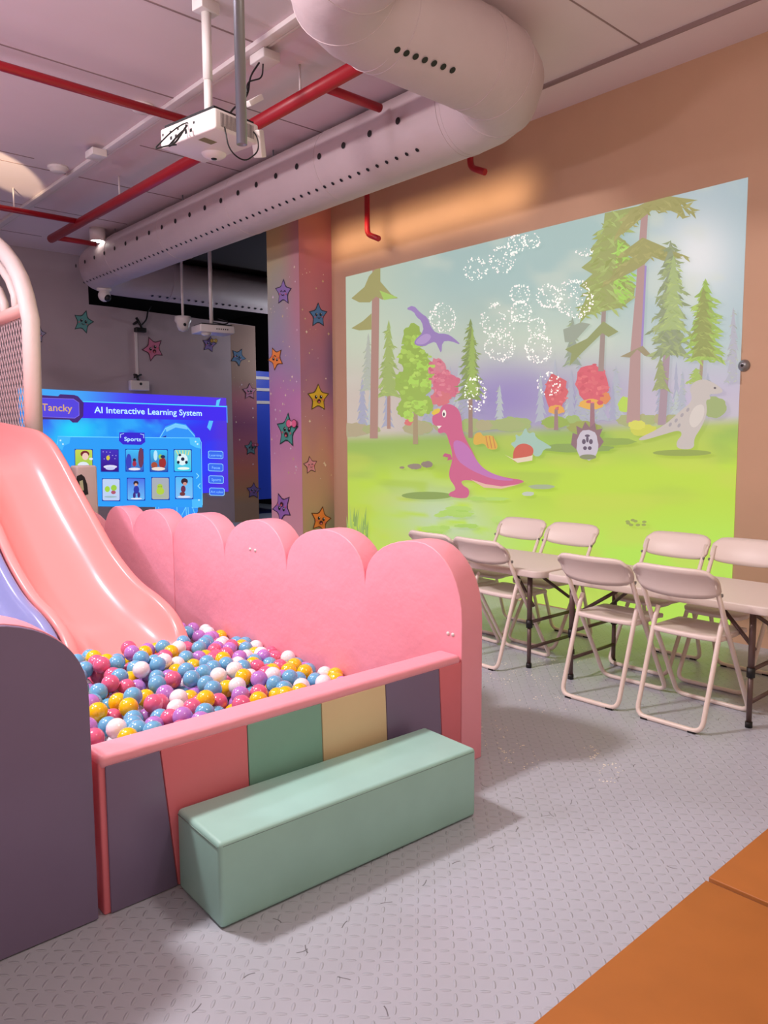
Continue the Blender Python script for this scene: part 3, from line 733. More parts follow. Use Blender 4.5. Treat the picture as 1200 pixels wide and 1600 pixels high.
# rocket astronaut dome behind the tiles
d.poly(B4([(640, 640), (640, 400), (655, 300), (690, 240), (740, 222), (790, 230), (835, 280), (850, 400), (850, 660), (830, 690), (650, 690)]), (52, 150, 250))
d.poly(B4([(690, 250), (740, 226), (790, 236), (800, 256), (740, 246), (695, 268)]), (120, 205, 255))
d.line(B4([(655, 310), (690, 250), (740, 228), (790, 238), (835, 290)]), 1.2, (130, 215, 255))
d.poly(B4([(668, 296), (694, 285), (692, 302), (668, 312)]), (30, 50, 170))
for yy in (350, 380, 480, 500): d.line(B4([(655, yy), (740, yy-12), (840, yy)]), 1.0, (110, 215, 250))
for xx in (640, 655, 745, 790, 800): d.line(B4([(xx, 600), (xx+4, 700)]), 1.0, (120, 215, 255))
d.line(B4([(770, 680), (810, 600), (840, 690)]), 1.0, (120, 215, 255))
# content panel
d.poly(B4([(155, 290), (860, 300), (872, 640), (215, 634)]), (48, 160, 250))
d.line(B4([(155, 330), (160, 290), (220, 292), (856, 298), (866, 320), (872, 628), (850, 640), (820, 640)]), 1.0, (120, 220, 255))
d.poly(B4([(157, 290), (222, 293), (216, 325), (190, 335), (180, 360), (158, 340)]), (70, 185, 255))
d.poly(B4([(808, 300), (858, 302), (864, 350), (840, 345), (812, 330)]), (80, 195, 255))
d.poly(B4([(820, 600), (868, 600), (872, 638), (822, 640)]), (80, 190, 255))
for q in [(172, 310), (184, 328), (838, 316), (848, 328), (855, 604)]: d.ell(*B4([q])[0], 1.3, 1.3, (210, 245, 255))
for (q0, s_) in (((848, 485), 1), ((856, 535), -1)): d.line(B4([(q0[0]-5*s_, q0[1]-12), (q0[0]+6*s_, q0[1]), (q0[0]-5*s_, q0[1]+12)]), 1.2, (150, 230, 255))
# title band
d.poly(B4([(50, 128), (290, 120), (990, 144), (992, 212), (288, 200), (50, 200)]), (70, 44, 240))
d.line(B4([(285, 118), (990, 143)]), 1.6, (80, 220, 255)); d.line(B4([(992, 140), (994, 222)]), 1.4, (90, 160, 255))
d.poly(B4([(938, 138), (942, 112), (962, 104), (952, 140)]), (90, 200, 255)); d.poly(B4([(905, 212), (925, 214), (918, 240), (910, 262), (895, 245)]), (90, 190, 255))
# name badge
d.poly(B4([(48, 84), (160, 92), (170, 82), (240, 86), (258, 92), (286, 124), (284, 190), (256, 222), (232, 222), (216, 208), (90, 206), (60, 212), (48, 206)]), (74, 44, 120))
d.poly(B4([(48, 100), (236, 106), (262, 124), (264, 186), (242, 200), (48, 192)]), (88, 72, 225))
d.line(B4([(48, 100), (236, 106), (262, 124), (264, 186), (242, 200), (48, 192)]), .9, (130, 110, 235))
# Sports badge
d.poly(B4([(462, 270), (586, 272), (590, 318), (570, 332), (480, 330), (460, 312)]), (60, 40, 210))
d.line(B4([(468, 296), (468, 280), (484, 276)]), 1, (180, 220, 255)); d.line(B4([(566, 278), (582, 282), (582, 298)]), 1, (180, 220, 255))
def tile(x0, y0, c1, c2, art):
    w_, h_ = 84, 106
    d.poly(B4([(x0-3, y0-3), (x0+w_+3, y0-2), (x0+w_+4, y0+h_+4), (x0-2, y0+h_+3)]), (30, 50, 170))
    d.lay += 1
    d.poly(B4([(x0, y0+4), (x0+5, y0), (x0+w_-5, y0+1), (x0+w_, y0+5), (x0+w_+1, y0+h_-5), (x0+w_-4, y0+h_), (x0+6, y0+h_), (x0+1, y0+h_-5)]), [c1, c1, c1, c1, c2, c2, c2, c2], up=False)
    E_ = lambda x, y, rx, ry, c: d.ell(*B4([(x0+x, y0+y)])[0], rx*K, ry*K, c, n=12)
    if art == 'player':
        E_(48, 22, 22, 16, (120, 40, 50)); E_(50, 34, 16, 18, (240, 205, 190)); E_(40, 82, 30, 22, (225, 235, 245)); E_(78, 46, 10, 6, (235, 235, 240))
    elif art == 'stars':
        for k in range(9): E_(10+(k*29) % 70, 10+(k*17) % 50, 3, 2, (180, 170, 240))
        E_(34, 40, 9, 12, (220, 200, 70)); E_(45, 84, 34, 9, (225, 225, 250)); E_(45, 92, 24, 8, (200, 205, 245))
    elif art == 'cave':
        E_(14, 60, 14, 40, (60, 70, 190)); E_(74, 40, 14, 50, (110, 60, 90)); E_(42, 52, 8, 9, (60, 40, 60)); E_(42, 70, 10, 14, (170, 50, 80)); E_(42, 96, 30, 7, (235, 235, 250))
    elif art == 'team':
        E_(20, 76, 16, 16, (170, 80, 60)); E_(60, 64, 18, 28, (160, 50, 50)); E_(40, 94, 34, 9, (240, 225, 215)); E_(50, 34, 10, 12, (150, 200, 90)); E_(26, 28, 10, 26, (190, 235, 255)); E_(62, 34, 12, 8, (40, 50, 90))
    elif art == 'football':
        for k in range(5): d.line(B4([(x0+10+k*16, y0+4), (x0+20+k*12, y0+26)]), 1, (250, 235, 90))
        E_(40, 48, 27, 29, (225, 245, 250)); E_(42, 46, 9, 9, (30, 40, 70)); E_(20, 62, 7, 8, (30, 40, 70)); E_(60, 62, 7, 8, (30, 40, 70)); E_(28, 26, 7, 6, (30, 40, 70)); E_(46, 92, 30, 7, (235, 250, 240))
    elif art == 'fruit':
        E_(24, 50, 13, 15, (170, 215, 70)); E_(56, 44, 15, 15, (160, 210, 70)); E_(54, 66, 12, 9, (180, 90, 110)); E_(40, 88, 32, 5, (160, 190, 200))
    elif art == 'runner':
        E_(42, 24, 13, 12, (50, 40, 60)); E_(42, 32, 8, 8, (220, 170, 150)); E_(44, 56, 14, 20, (50, 60, 170)); E_(34, 84, 7, 16, (70, 50, 130)); E_(56, 82, 7, 14, (70, 50, 130)); E_(44, 100, 28, 4, (230, 235, 250))
    elif art == 'pear':
        E_(40, 44, 14, 14, (175, 205, 70)); E_(42, 66, 20, 18, (180, 210, 70)); E_(35, 44, 2, 3, (60, 80, 30)); E_(46, 44, 2, 3, (60, 80, 30)); E_(42, 92, 28, 4, (170, 185, 150))
    elif art == 'boxer':
        E_(44, 22, 17, 16, (60, 36, 50)); E_(46, 34, 10, 9, (210, 150, 140)); E_(38, 60, 12, 18, (110, 50, 80)); E_(34, 84, 14, 10, (120, 60, 60)); E_(42, 98, 32, 5, (225, 225, 245))
tile(244, 355, (200, 215, 90), (150, 205, 70), 'player'); tile(372, 356, (70, 50, 190), (60, 20, 130), 'stars')
tile(494, 355, (70, 190, 250), (60, 90, 190), 'cave'); tile(614, 356, (60, 190, 245), (60, 90, 170), 'team'); tile(732, 356, (120, 210, 220), (60, 205, 240), 'football')
tile(378, 500, (195, 215, 245), (190, 210, 245), 'fruit'); tile(501, 497, (80, 120, 235), (110, 190, 250), 'runner'); tile(621, 494, (170, 175, 190), (175, 180, 170), 'pear'); tile(738, 490, (90, 190, 250), (130, 195, 250), 'boxer')
for k, (x, y) in enumerate([(900, 362), (900, 424), (902, 484), (906, 544)]):
    d.poly(B4([(x, y+4), (x+6, y), (x+66, y+2), (x+72, y+8), (x+72, y+34), (x+66, y+38), (x+6, y+36), (x, y+32)]), (60, 110, 240))
    d.line(B4([(x, y+4), (x+6, y), (x+66, y+2), (x+72, y+8), (x+72, y+34), (x+66, y+38), (x+6, y+36), (x, y+32)]), .9, (150, 215, 255), closed=True)
menu = d.build('projected_menu_picture', picture_mat('projected_blue_light', .95, diff=.2))
C0 = (5.6, YF-.008, 1.3); MENU_OFF = .00012*d.lay+.012; basis(menu, C0); tag(menu, 'bright blue projected learning menu with game tiles on the far wall', 'projection')
def lightmat(name, c, e=.9):
    return mat(name, c, .8, emit=e)
def wtext(name, body, q0, q1, hpx, m, bold=0.0):
    a, b_ = at(*B4([q0])[0], 1, YF), at(*B4([q1])[0], 1, YF)
    mid = B4([q0])[0]; top = at(mid[0], mid[1]-hpx*K, 1, YF)
    o = text_mesh(name, body, a, b_, top.z-a.z, m, None, (0, -MENU_OFF, 0), bold)
    o.data.transform(Matrix.Translation(-Vector(C0))); o.parent = menu
    return o
M_cy = lightmat('projected_pale_cyan', (185, 235, 255), 1.0); M_go = lightmat('projected_gold', (205, 165, 110), .9); M_bl = lightmat('projected_light_blue', (140, 200, 255), .9)
wtext('title_text', 'AI Interactive Learning System', (336, 174), (866, 189), 32, M_cy, .012)
wtext('logo_text', 'Tancky', (76, 162), (228, 168), 36, M_go, .012)
wtext('menu_text', 'Sports', (484, 312), (566, 314), 20, M_cy, .01)
wtext('menu_text', 'Learning', (904, 388), (964, 389), 12, M_bl)
wtext('menu_text', 'Focus', (916, 450), (956, 451), 14, M_bl)
wtext('menu_text', 'Sports', (914, 510), (960, 511), 14, M_bl)
wtext('menu_text', 'Art color', (910, 568), (972, 570), 12, M_bl)

# ================================================================== AIR DUCTS
DX, DZ, DR = 4.44, 3.88, 0.30
M_duct = mat('pinkish_grey_fabric_duct', (196, 178, 180), 0.6, bump=0.35, bscale=5, bdist=0.02, vary=.04)
def duct(name, path, label, holes, seams, parent=None):
    e = empty(name, label, 'air duct', path[0])
    b = MB(); off = Vector(path[0])
    b.tube([Vector(p)-off for p in path], DR, 40)
    for (c, n_, r_) in holes:
        n_ = Vector(n_).normalized(); c = Vector(c)-off; u = n_.cross(Vector((0.31, .2, .9))).normalized(); v = n_.cross(u)
        b.add([c+n_*.004+(u*math.cos(a)+v*math.sin(a))*r_ for a in [2*math.pi*k/12 for k in range(12)]], [tuple(range(12))], 1)
    b.build('duct_body', [M_duct, M_black], e, fix=False)
    for (c, dirn) in seams:
        s_ = MB(); c = Vector(c)-off; dirn = Vector(dirn).normalized(); u = dirn.cross(Vector((0, 0, 1))).normalized(); v = dirn.cross(u)
        s_.tube([c+(u*math.cos(a)+v*math.sin(a))*(DR+.0005) for a in [2*math.pi*k/40 for k in range(40)]], .003, 6, closed=True); s_.build('seam_ring', M_duct, e)
    return e
def hit_cyl(px, py, p0, ax, r):
    """first point where the sight line meets a horizontal cylinder along axis ax"""
    dd = CF + CR*((px-600)/F_PX) - CU*((py-800)/F_PX); k = [i for i in (0, 1, 2) if i != ax]
    a = sum(dd[i]**2 for i in k); bq = 2*sum(dd[i]*(CC[i]-p0[i]) for i in k); c = sum((CC[i]-p0[i])**2 for i in k)-r*r
    disc = bq*bq-4*a*c
    t = (-bq-math.sqrt(max(0, disc)))/(2*a); return CC+dd*t
holes = []
P0 = (DX, 0, DZ)
def row(pxs, r_, n, y_end):
    A = hit_cyl(*pxs[0], P0, 1, DR); B = hit_cyl(*pxs[1], P0, 1, DR)
    st = (B.y-A.y); ang = math.atan2(A.z-DZ, A.x-DX)
    y = A.y
    while y < y_end:
        c = (DX+DR*math.cos(ang), y, DZ+DR*math.sin(ang)); holes.append((c, (math.cos(ang), 0, math.sin(ang)), r_)); y += st
row([(622, 189), (578, 213)], .026, 0, 11.0)
row([(652, 234), (636, 241)], .016, 0, 11.0)
n0 = len(holes)
corner = [(2.55, -1.0, DZ), (2.55, 3.45, DZ), (DX, 3.45, DZ), (DX, 11.25, DZ), (9.4, 11.25, DZ)]
path = fillet(corner, .56, 5)
for k in range(8):
    px, py = 606+k*14.4, 72+k*5.3; P = hit_cyl(px, py, (0, 3.45, DZ), 0, DR)
    holes.append(((P.x, P.y, P.z), (0, P.y-3.45, P.z-DZ), .02))
A = hit_cyl(238, 462, (0, 11.25, DZ), 0, DR); B = hit_cyl(407, 485, (0, 11.25, DZ), 0, DR); ang = math.atan2(A.z-DZ, A.y-11.25)
for k in range(17):
    x = A.x+(B.x-A.x)*k/16; holes.append(((x, 11.25+DR*math.cos(ang), DZ+DR*math.sin(ang)), (0, math.cos(ang), math.sin(ang)), .022))
seams = [(tuple(path[i]), tuple(path[i+1]-path[i-1])) for i in (2, 4, 6, 8, 10, 12)]+[((DX, y, DZ), (0, 1, 0)) for y in (4.05, 5.5, 7.0, 8.5, 10.0)]+[((3.05, 3.45, DZ), (1, 0, 0)), ((3.85, 3.45, DZ), (1, 0, 0)), ((5.6, 11.25, DZ), (1, 0, 0))]
duct('fabric_duct', path, 'huge round pinkish grey fabric air duct with rows of holes under the ceiling', holes, seams)

# ================================================================== SCALLOPED PADDED WALLS AND BALL PIT
M_pink = mat('pink_vinyl', (250, 164, 180), 0.40, bump=.5, bscale=5, bdist=.022, vary=.03)
M_pinkd = mat('coral_pink_vinyl', (228, 120, 132), 0.42, bump=.2, bscale=5, bdist=.008, vary=.03)
M_purple = mat('mauve_vinyl', (126, 110, 142), 0.38, bump=.2, bscale=4, bdist=.008, vary=.05)
M_green = mat('sage_green_vinyl', (132, 180, 164), 0.42, bump=.2, bscale=4, bdist=.008, vary=.05)
M_mint = mat('mint_vinyl', (162, 208, 198), 0.45, bump=.25, bscale=5, bdist=.008, vary=.06, vscale=5)
M_cream = mat('cream_vinyl', (232, 206, 164), 0.42, bump=.2, bscale=4, bdist=.008, vary=.05)
M_piping = mat('seam_thread', (250, 190, 200), .5)

def scallop(peaks, valleys, zv, zp, y0, y1, first_drop=None, last_drop=None, n=18):
    """outline (y,z) of a cloud-topped panel"""
    ends = [y0]+valleys+[y1]; out = [(y0, 0)]
    for i, pk in enumerate(peaks):
        a, b_ = ends[i], ends[i+1]; za = zv[i]; zb_ = zv[i+1]; zp_ = zp[i]
        for k in range(n+1):
            t = math.pi*(1-k/n); c_ = math.cos(t); s_ = math.sin(t)
            y = pk+(pk-a)*c_ if c_ < 0 else pk+(b_-pk)*c_
            zz_ = za if c_ < 0 else zb_
            out.append((y, zz_+(zp_-zz_)*s_**.92))
    out.append((y1, 0)); res = []
    for p in out:
        if not res or (Vector(p)-Vector(res[-1])).length > .004: res.append(p)
    return res
XW0, XW1 = 2.52, 2.66
o1 = scallop([2.575, 3.27, 3.95, 4.70], [2.96, 3.66, 4.36], [.66, .76, .74, .72, .72], [1.005, 1.0, 1.0, .985], 2.29, 5.07)
b = MB(); b.prism(o1, 0, XW0, XW1, 0, side_smooth=True)
o = b.build('padded_wall', M_pink, bevel=.014, seg=3, ang=50)
basis(o, (XW0, 3.7, 0)); tag(o, 'long pink scalloped padded wall of the ball pit, near section by the tables', 'padded wall')
for (y, z) in ((2.345, .60), (2.375, .60)):
    s_ = MB(); s_.lathe([(.001, -.004), (.009, -.003), (.009, .002)], (XW0, y, z), 'X', 12); q = s_.build('button', M_plasticw); q.data.transform(Matrix.Translation((-XW0, -3.7, 0))); q.parent = o
for (px, py) in ((391, 858), (399, 860)):
    P = at(px, py, 0, XW0); s_ = MB(); s_.lathe([(.001, -.005), (.010, -.004), (.010, .002)], P, 'X', 12); q = s_.build('button', M_plasticw); q.data.transform(Matrix.Translation((-XW0, -3.7, 0))); q.parent = o
o2 = scallop([5.38, 6.02], [5.74], [.72, .74, .6], [.965, .95], 5.08, 6.33)
b = MB(); b.prism(o2, 0, XW0, XW1, 0, side_smooth=True)
o = b.build('padded_wall', M_pink, bevel=.014, seg=3, ang=50); basis(o, (XW0, 5.7, 0)); tag(o, 'pink scalloped padded wall, far two-lobed section beside the slide', 'padded wall')
# return piece at the far end, and the padded pillar
b = MB(); b.prism([(x-5.38+2.32, z) for (x, z) in scallop([5.38], [], [.55, .55], [.93], 5.16, 5.72)], 1, 6.42, 6.55, 0, side_smooth=True)
o = b.build('pit_end_cushion', M_pink, bevel=.012, ang=50); basis(o, (2.35, 6.48, 0)); tag(o, 'small round pink padded panel closing the far end of the pit', 'padded panel')
# purple front panel with rounded pink edge
pts = []
for p in scallop([0.60, -0.1], [0.28], [.70, .70, .70], [.985, .985], .852, -.45): pts.append(p)
pts = [(-.45, 0)]
for (c_, hw, z0, z1) in ((-.10, .35, .72, .985), (.55, .30, .72, .985)):
    for k in range(25):
        t = math.pi*(1-k/24); pts.append((c_+hw*math.cos(t), z0+(z1-z0)*math.sin(t)**.9))
pts.append((.85, 0)); pts = [p for i, p in enumerate(pts) if i == 0 or (Vector(p)-Vector(pts[i-1])).length > .004]
e = empty('scalloped_front_panel', 'tall mauve scalloped padded panel with pink edge at the left of the photo', 'padded panel', (.3, 2.3, 0))
sh = lambda ps: [(x-.3, z) for x, z in ps]
b = MB(); b.prism(sh(pts), 1, .012, .17, 0, side_smooth=True); b.build('core', M_pink, e, bevel=.012, ang=50)
b = MB(); b.prism([(x*.996-.001, z*.997 if z > 0 else .004) for x, z in sh(pts)], 1, -.012, .0115, 0, side_smooth=True); b.build('front_cover', M_purple, e, bevel=.008, ang=50)

# front barrier with coloured panels
e = empty('padded_barrier', 'low padded ball pit barrier with pink top and coloured front patches', 'padded barrier', (1.68, 2.3, 0))
x0, x1 = .868, 2.515
b = MB(); b.box((x0-1.68, -.004, 0), (x1-1.68, .105, .50)); b.build('core', M_pinkd, e, bevel=.006)
b = MB(); b.box((x0-1.68, -.012, .474), (x1-1.68, .12, .519)); b.build('top_cushion', M_pink, e, bevel=.02, seg=4)
seamx = [(.868, .868), (1.069, 1.117), (1.397, 1.405), (1.726, 1.738), (2.056, 2.076), (2.372, 2.40), (2.515, 2.515)]
for k, (m_, nm) in enumerate(((M_purple, 'mauve patch'), (M_pinkd, 'coral pink patch'), (M_green, 'sage green patch'), (M_cream, 'cream patch'), (M_purple, 'mauve patch'), (M_pinkd, 'coral pink patch'))):
    (t0, b0), (t1, b1) = seamx[k], seamx[k+1]; g = .0015
    if k == 0: t0 += .018; b0 += .018
    poly = [(b0+g-1.68, .003), (b1-g-1.68, .003), (t1-g-1.68, .485), (t0+g-1.68, .485)]
    b = MB(); b.prism(poly, 1, -.012, -.0035, 0); q = b.build('front_patch', m_, e, bevel=.003, seg=2); q['label'] = nm
# bench
e = tag(bpy.data.objects.new('step_bench', None), 'long low mint green padded step bench in front of the ball pit', 'bench'); COL.objects.link(e)
e.location = (1.665, 2.11, 0); e.rotation_euler = (0, 0, R(-2.3))
b = MB(); b.box((-.558, -.152, .002), (.558, .146, .278)); b.build('padded_block', M_mint, e, bevel=.016, seg=4)
b = MB()
for yy in (-.1525, .1465): b.tube([(-.545, yy*.985, .265), (.545, yy*.985, .265)], .0018, 6)
b.tube([(-.5585, -.14, .262), (-.5585, .135, .262)], .0018, 6); b.build('seam_piping', mat('mint_thread', (120, 150, 142), .6), e)

# ------------------------------------------------------------------ balls
BR = .0435
cols = {'yellow': (250, 196, 16), 'pink': (224, 100, 138), 'blue': (108, 176, 214), 'white': (246, 238, 240), 'lilac': (184, 126, 206)}
MBALL = {k: mat(k+'_ball_plastic', v, .16, coat=.5, spec=.6) for k, v in cols.items()}
def surf(x, y):
    # gently mounded towards the slide
    x = np.asarray(x); y = np.asarray(y)
    z = .285 + .05*np.exp(-(((x-1.45)/.45)**2+((y-3.75)/.55)**2)) - .07*np.clip((x-2.0)/.5, 0, 1)
    return z
rs = np.random.RandomState(5)
bx0, bx1, by0, by1 = .90+BR, XW0-BR-.004, 2.43+BR, 4.62-BR
N = 980
pos = np.stack([rs.uniform(bx0, bx1, N), rs.uniform(by0, by1, N), rs.uniform(.12, .32, N)], 1)
def limits(p):
    p[:, 0] = np.clip(p[:, 0], bx0, bx1); p[:, 1] = np.clip(p[:, 1], by0, by1)
    zs = surf(p[:, 0], p[:, 1])
    p[:, 2] = np.clip(p[:, 2], zs-.225, zs+rsoff)
    return p
rsoff = rs.uniform(-.012, .016, N)
limits(pos)
for it in range(170):
    D = pos[:, None, :]-pos[None, :, :]; dist = np.sqrt((D**2).sum(-1))+1e-9; np.fill_diagonal(dist, 9)
    ov = np.clip(2*BR*1.003-dist, 0, None); push = (D/dist[..., None]*ov[..., None]).sum(1)*.32
    pos += np.clip(push, -.02, .02); limits(pos)
# slide mouth keeps balls out
def rimz_at(y): return float(np.interp(y, [4.2, 4.35, 4.45, 4.6, 5], [.18, .25, .28, .30, .4]))
keep = []
for i, p in enumerate(pos):
    if p[1] > 4.15 and p[0] < 2.25: continue
    keep.append(i)
pos = pos[keep]
# which ones does the photo show?
cp = np.array([0, 0, CAM_H]); score = np.zeros(len(pos))
for i, p in enumerate(pos):
    dd = p-cp; L = np.linalg.norm(dd); dd /= L
    s1 = np.cross(dd, [0, 0, 1]); s1 /= np.linalg.norm(s1); s2 = np.cross(s1, dd); vis = 0
    for (a, c_) in ((0, 0), (.7, 0), (-.7, 0), (0, .7), (0, -.7), (.5, .5), (-.5, .5), (.5, -.5), (-.5, -.5)):
        q = p+(s1*a+s2*c_)*BR; ray = q-cp; Lr = np.linalg.norm(ray); ray /= Lr
        rel = pos-cp; tt = rel@ray; dp = np.linalg.norm(rel-tt[:, None]*ray, axis=1)
        blk = (dp < BR) & (tt < Lr-BR*.3); blk[i] = False
        if blk.any(): continue
        tb = (2.42-0)/ray[1]; zb_ = CAM_H+ray[2]*tb; xb_ = ray[0]*tb
        if zb_ < .53 and q[1] > 2.42: continue
        tb = 2.29/ray[1]; xb_ = ray[0]*tb
        if xb_ < .85 and CAM_H+ray[2]*tb < .72: continue
        vis += 1
    score[i] = vis/L**2
order = np.argsort(-score); names = list(cols)
protos = {}
M = MB(); M.ball((0, 0, 0), BR, 12)
rest = MB(); rest_c = []
seq = [random.Random(99).choice(names) for _ in range(1)]
rc = random.Random(41); assigned = {}
cnt = 0
for rank, i in enumerate(order):
    # avoid equal neighbours a little, for a mixed look
    near = [assigned[j] for j in assigned if np.linalg.norm(pos[i]-pos[j]) < 2.2*BR]
    opts = ['blue']*6+['yellow']*4+['pink']*4+['lilac']*4+['white']*3
    k = rc.choice(opts)
    if near.count(k) >= 2: k = rc.choice(opts)
    assigned[i] = k
    if cnt < 300 and score[i] > 0:
        if k not in protos:
            me = bpy.data.meshes.new('pit_ball'); bb = MB(); bb.ball((0, 0, 0), BR, 12); ob = bb.build('pit_ball', MBALL[k], merge=True)
            protos[k] = ob; tag(ob, 'glossy %s plastic ball in the ball pit' % k, 'ball', k+' balls in the ball pit')
        else:
            ob = protos[k].copy(); COL.objects.link(ob)
        ob.location = tuple(pos[i]); cnt += 1
    elif pos[i][2] > float(surf(pos[i][0], pos[i][1]))-.13:
        rest.ball(tuple(pos[i]), BR, 8, names.index(k))
ob = rest.build('pit_ball', [MBALL[k] for k in names], merge=False, fix=False)
tag(ob, 'loose layer of mixed colour balls lying under and behind the others', 'balls', 'remaining balls in the ball pit', 'stuff')

# ================================================================== SLIDES
def slide(name, xl, xr, m, label, prof, depthf):
    cs = [(0, -.30), (0, -.05), (.012, .0), (.04, .012), (.075, .0), (.095, -.10), (.115, -.3), (.15, -.58), (.20, -.80), (.27, -.94), (.36, -1), (.5, -1), (.64, -1), (.73, -.94), (.80, -.80), (.85, -.58), (.885, -.3), (.905, -.10), (.925, 0), (.96, .012), (.988, 0), (1, -.05), (1, -.30)]
    ys = [p[0] for p in prof]; zs_ = [p[1] for p in prof]; v, f = [], []
    k = 64; n = len(cs)
    # arc-length-ish sampling with smooth interpolation
    Ys = np.linspace(0, 1, k)
    import bisect
    seglen = [0]
    for a, b_ in zip(prof, prof[1:]): seglen.append(seglen[-1]+math.hypot(b_[0]-a[0], b_[1]-a[1]))
    def cr(t):
        s_ = t*seglen[-1]; i = min(len(prof)-2, max(0, bisect.bisect_right(seglen, s_)-1)); u = (s_-seglen[i])/(seglen[i+1]-seglen[i])
        p = [prof[max(0, i-1)], prof[i], prof[i+1], prof[min(len(prof)-1, i+2)]]
        return [0.5*((2*p[1][c])+(-p[0][c]+p[2][c])*u+(2*p[0][c]-5*p[1][c]+4*p[2][c]-p[3][c])*u*u+(-p[0][c]+3*p[1][c]-3*p[2][c]+p[3][c])*u**3) for c in range(3)]
    for t in Ys:
        y, z, dp = cr(t)
        for (u, h) in cs:
            v.append((xl+(xr-xl)*u, y, z+h*dp if h < -.31 or 0.09 < u < .91 else z+h*.17))
    for i in range(k-1):
        for j in range(n-1): a = i*n+j; f.append((a, a+1, a+n+1, a+n))
    b = MB(); b.add(v, f, 0, True); o = b.build(name, m, fix=True)
    md = o.modifiers.new('thickness', 'SOLIDIFY'); md.thickness = .014; md.offset = -1 if o.data.polygons[len(o.data.polygons)//2].normal.z > 0 else 1
    md = o.modifiers.new('smooth', 'SUBSURF'); md.levels = 1; md.render_levels = 1
    basis(o, ((xl+xr)/2, 4.5, 0)); tag(o, label, 'slide')
    return o
M_coral = mat('coral_slide_plastic', (255, 152, 148), .30, coat=.25, spec=.5)
M_blues = mat('periwinkle_slide_plastic', (138, 142, 190), .28, coat=.3, spec=.5)
# (y, rim height, chute depth)
PROF = [(4.20, .22, .10), (4.23, .28, .13), (4.29, .35, .16), (4.40, .425, .19), (4.60, .488, .20), (4.80, .525, .20), (4.97, .575, .20), (5.15, .652, .21), (5.33, .747, .22), (5.60, .93, .24), (5.89, 1.13, .26), (6.05, 1.245, .27), (6.2, 1.35, .27), (6.4, 1.465, .25), (6.6, 1.53, .22), (6.8, 1.568, .2), (7.3, 1.61, .19), (7.95, 1.66, .18)]
slide('slide', 1.47, 2.19, M_coral, 'wide glossy coral pink slide running down into the ball pit', PROF, None)
slide('slide', .735, 1.455, M_blues, 'periwinkle blue slide left of the coral slide, mostly hidden by the mauve panel', PROF, None)
# play tower behind the slides
M_pad = mat('white_padded_sleeve', (236, 216, 206), .5, bump=.5, bscale=22, bdist=.006)
b = MB(); b.box((.7, 6.95, 0), (2.19, 8.3, 1.30)); o = b.build('tower_platform', M_pink, bevel=.02); basis(o, (1.4, 7.6, 0)); tag(o, 'padded tower platform behind the top of the coral slide', 'platform')
TX = 2.29
e = empty('tower_arch', 'white padded arch frame with safety net at the top of the slide', 'play frame', (TX, 6.9, 1.3))
def AT(px, py): p = at(px, py, 0, TX); return Vector((0, p.y-6.9, p.z-1.3))
b = MB(); P1 = AT(52, 672); P1.z = 0.0
b.tube([(0, P1.y, 0), (0, AT(48, 500).y, AT(48, 500).z)]+[AT(*q) for q in ((40, 462), (32, 436), (21, 414), (5, 392), (-14, 374), (-45, 358))], .075, 16); b.build('outer_arch', M_pad, e)
for qs in (((27, 490), (24, 462), (15, 438), (2, 418), (-20, 400)), ((9, 497), (6, 474), (-2, 454), (-18, 438))):
    b = MB(); b.tube([AT(*q) for q in qs], .042, 14); b.build('inner_arch', M_pad, e)
b = MB(); b.tube([AT(45, 480), AT(0, 499), AT(-60, 523)], .06, 14); b.build('rail', mat('pink_padded_sleeve', (240, 184, 172), .5), e)
# diamond net under the rail
b = MB(); y0 = AT(47, 560).y+.03; ztop = 1.15
for k in range(36):
    for s_ in (-1, 1):
        a0 = y0+k*.078-(0 if s_ > 0 else 1.2); L = 1.15
        p0 = Vector((0, a0, .22)); p1 = Vector((0, a0+s_*L*.55 if s_ > 0 else a0+1.2-L*.55+1.2-1.2, .22+L))
        if s_ > 0: p0, p1 = Vector((0, y0+k*.078-.63, .22)), Vector((0, y0+k*.078, 1.30))
        else: p0, p1 = Vector((0, y0+k*.078, .22)), Vector((0, y0+k*.078-.63, 1.30))
        # clip at the post
        if p0.y < y0: t = (y0-p0.y)/(p1.y-p0.y) if p1.y > p0.y else 1; p0 = p0.lerp(p1, min(1, t))
        if p1.y < y0: t = (y0-p1.y)/(p0.y-p1.y) if p0.y > p1.y else 1; p1 = p1.lerp(p0, min(1, t))
        if (p1-p0).length > .02: b.tube([p0, p1], .0045, 4, cap=False)
b.build('safety_net', mat('dark_net_cord', (206, 176, 176), .8), e)
# padded pillar with an arched opening
XP, YP = 2.47, 6.66
A = at(123, 728, 1, YP); B = at(152, 733, 1, YP)
b = MB(); b.box((A.x-.02, YP, 0), (B.x, YP+.16, A.z)); o = b.build('core', mat('beige_padded_vinyl', (205, 180, 176), .55, bump=.5, bscale=14, bdist=.008), bevel=.02)
e = empty('padded_pillar', 'beige padded pillar with a dark arched cutout between slide and pit wall', 'padded pillar', (A.x, YP, 0))
o.data.transform(Matrix.Translation((-A.x, -YP, 0))); o.parent = e
d2 = Draw(1, YP-.002, -.001)
d2.poly([(120, 744), (127, 741), (132, 745), (136, 756), (138, 772), (126, 776), (118, 760)], (30, 24, 28)); d2.poly([(124, 752), (129, 750), (131, 766), (126, 768)], (190, 190, 150))
o = d2.build('cutout', M_paint, None); o.data.transform(Matrix.Translation((-A.x, -YP, 0))); o.parent = e

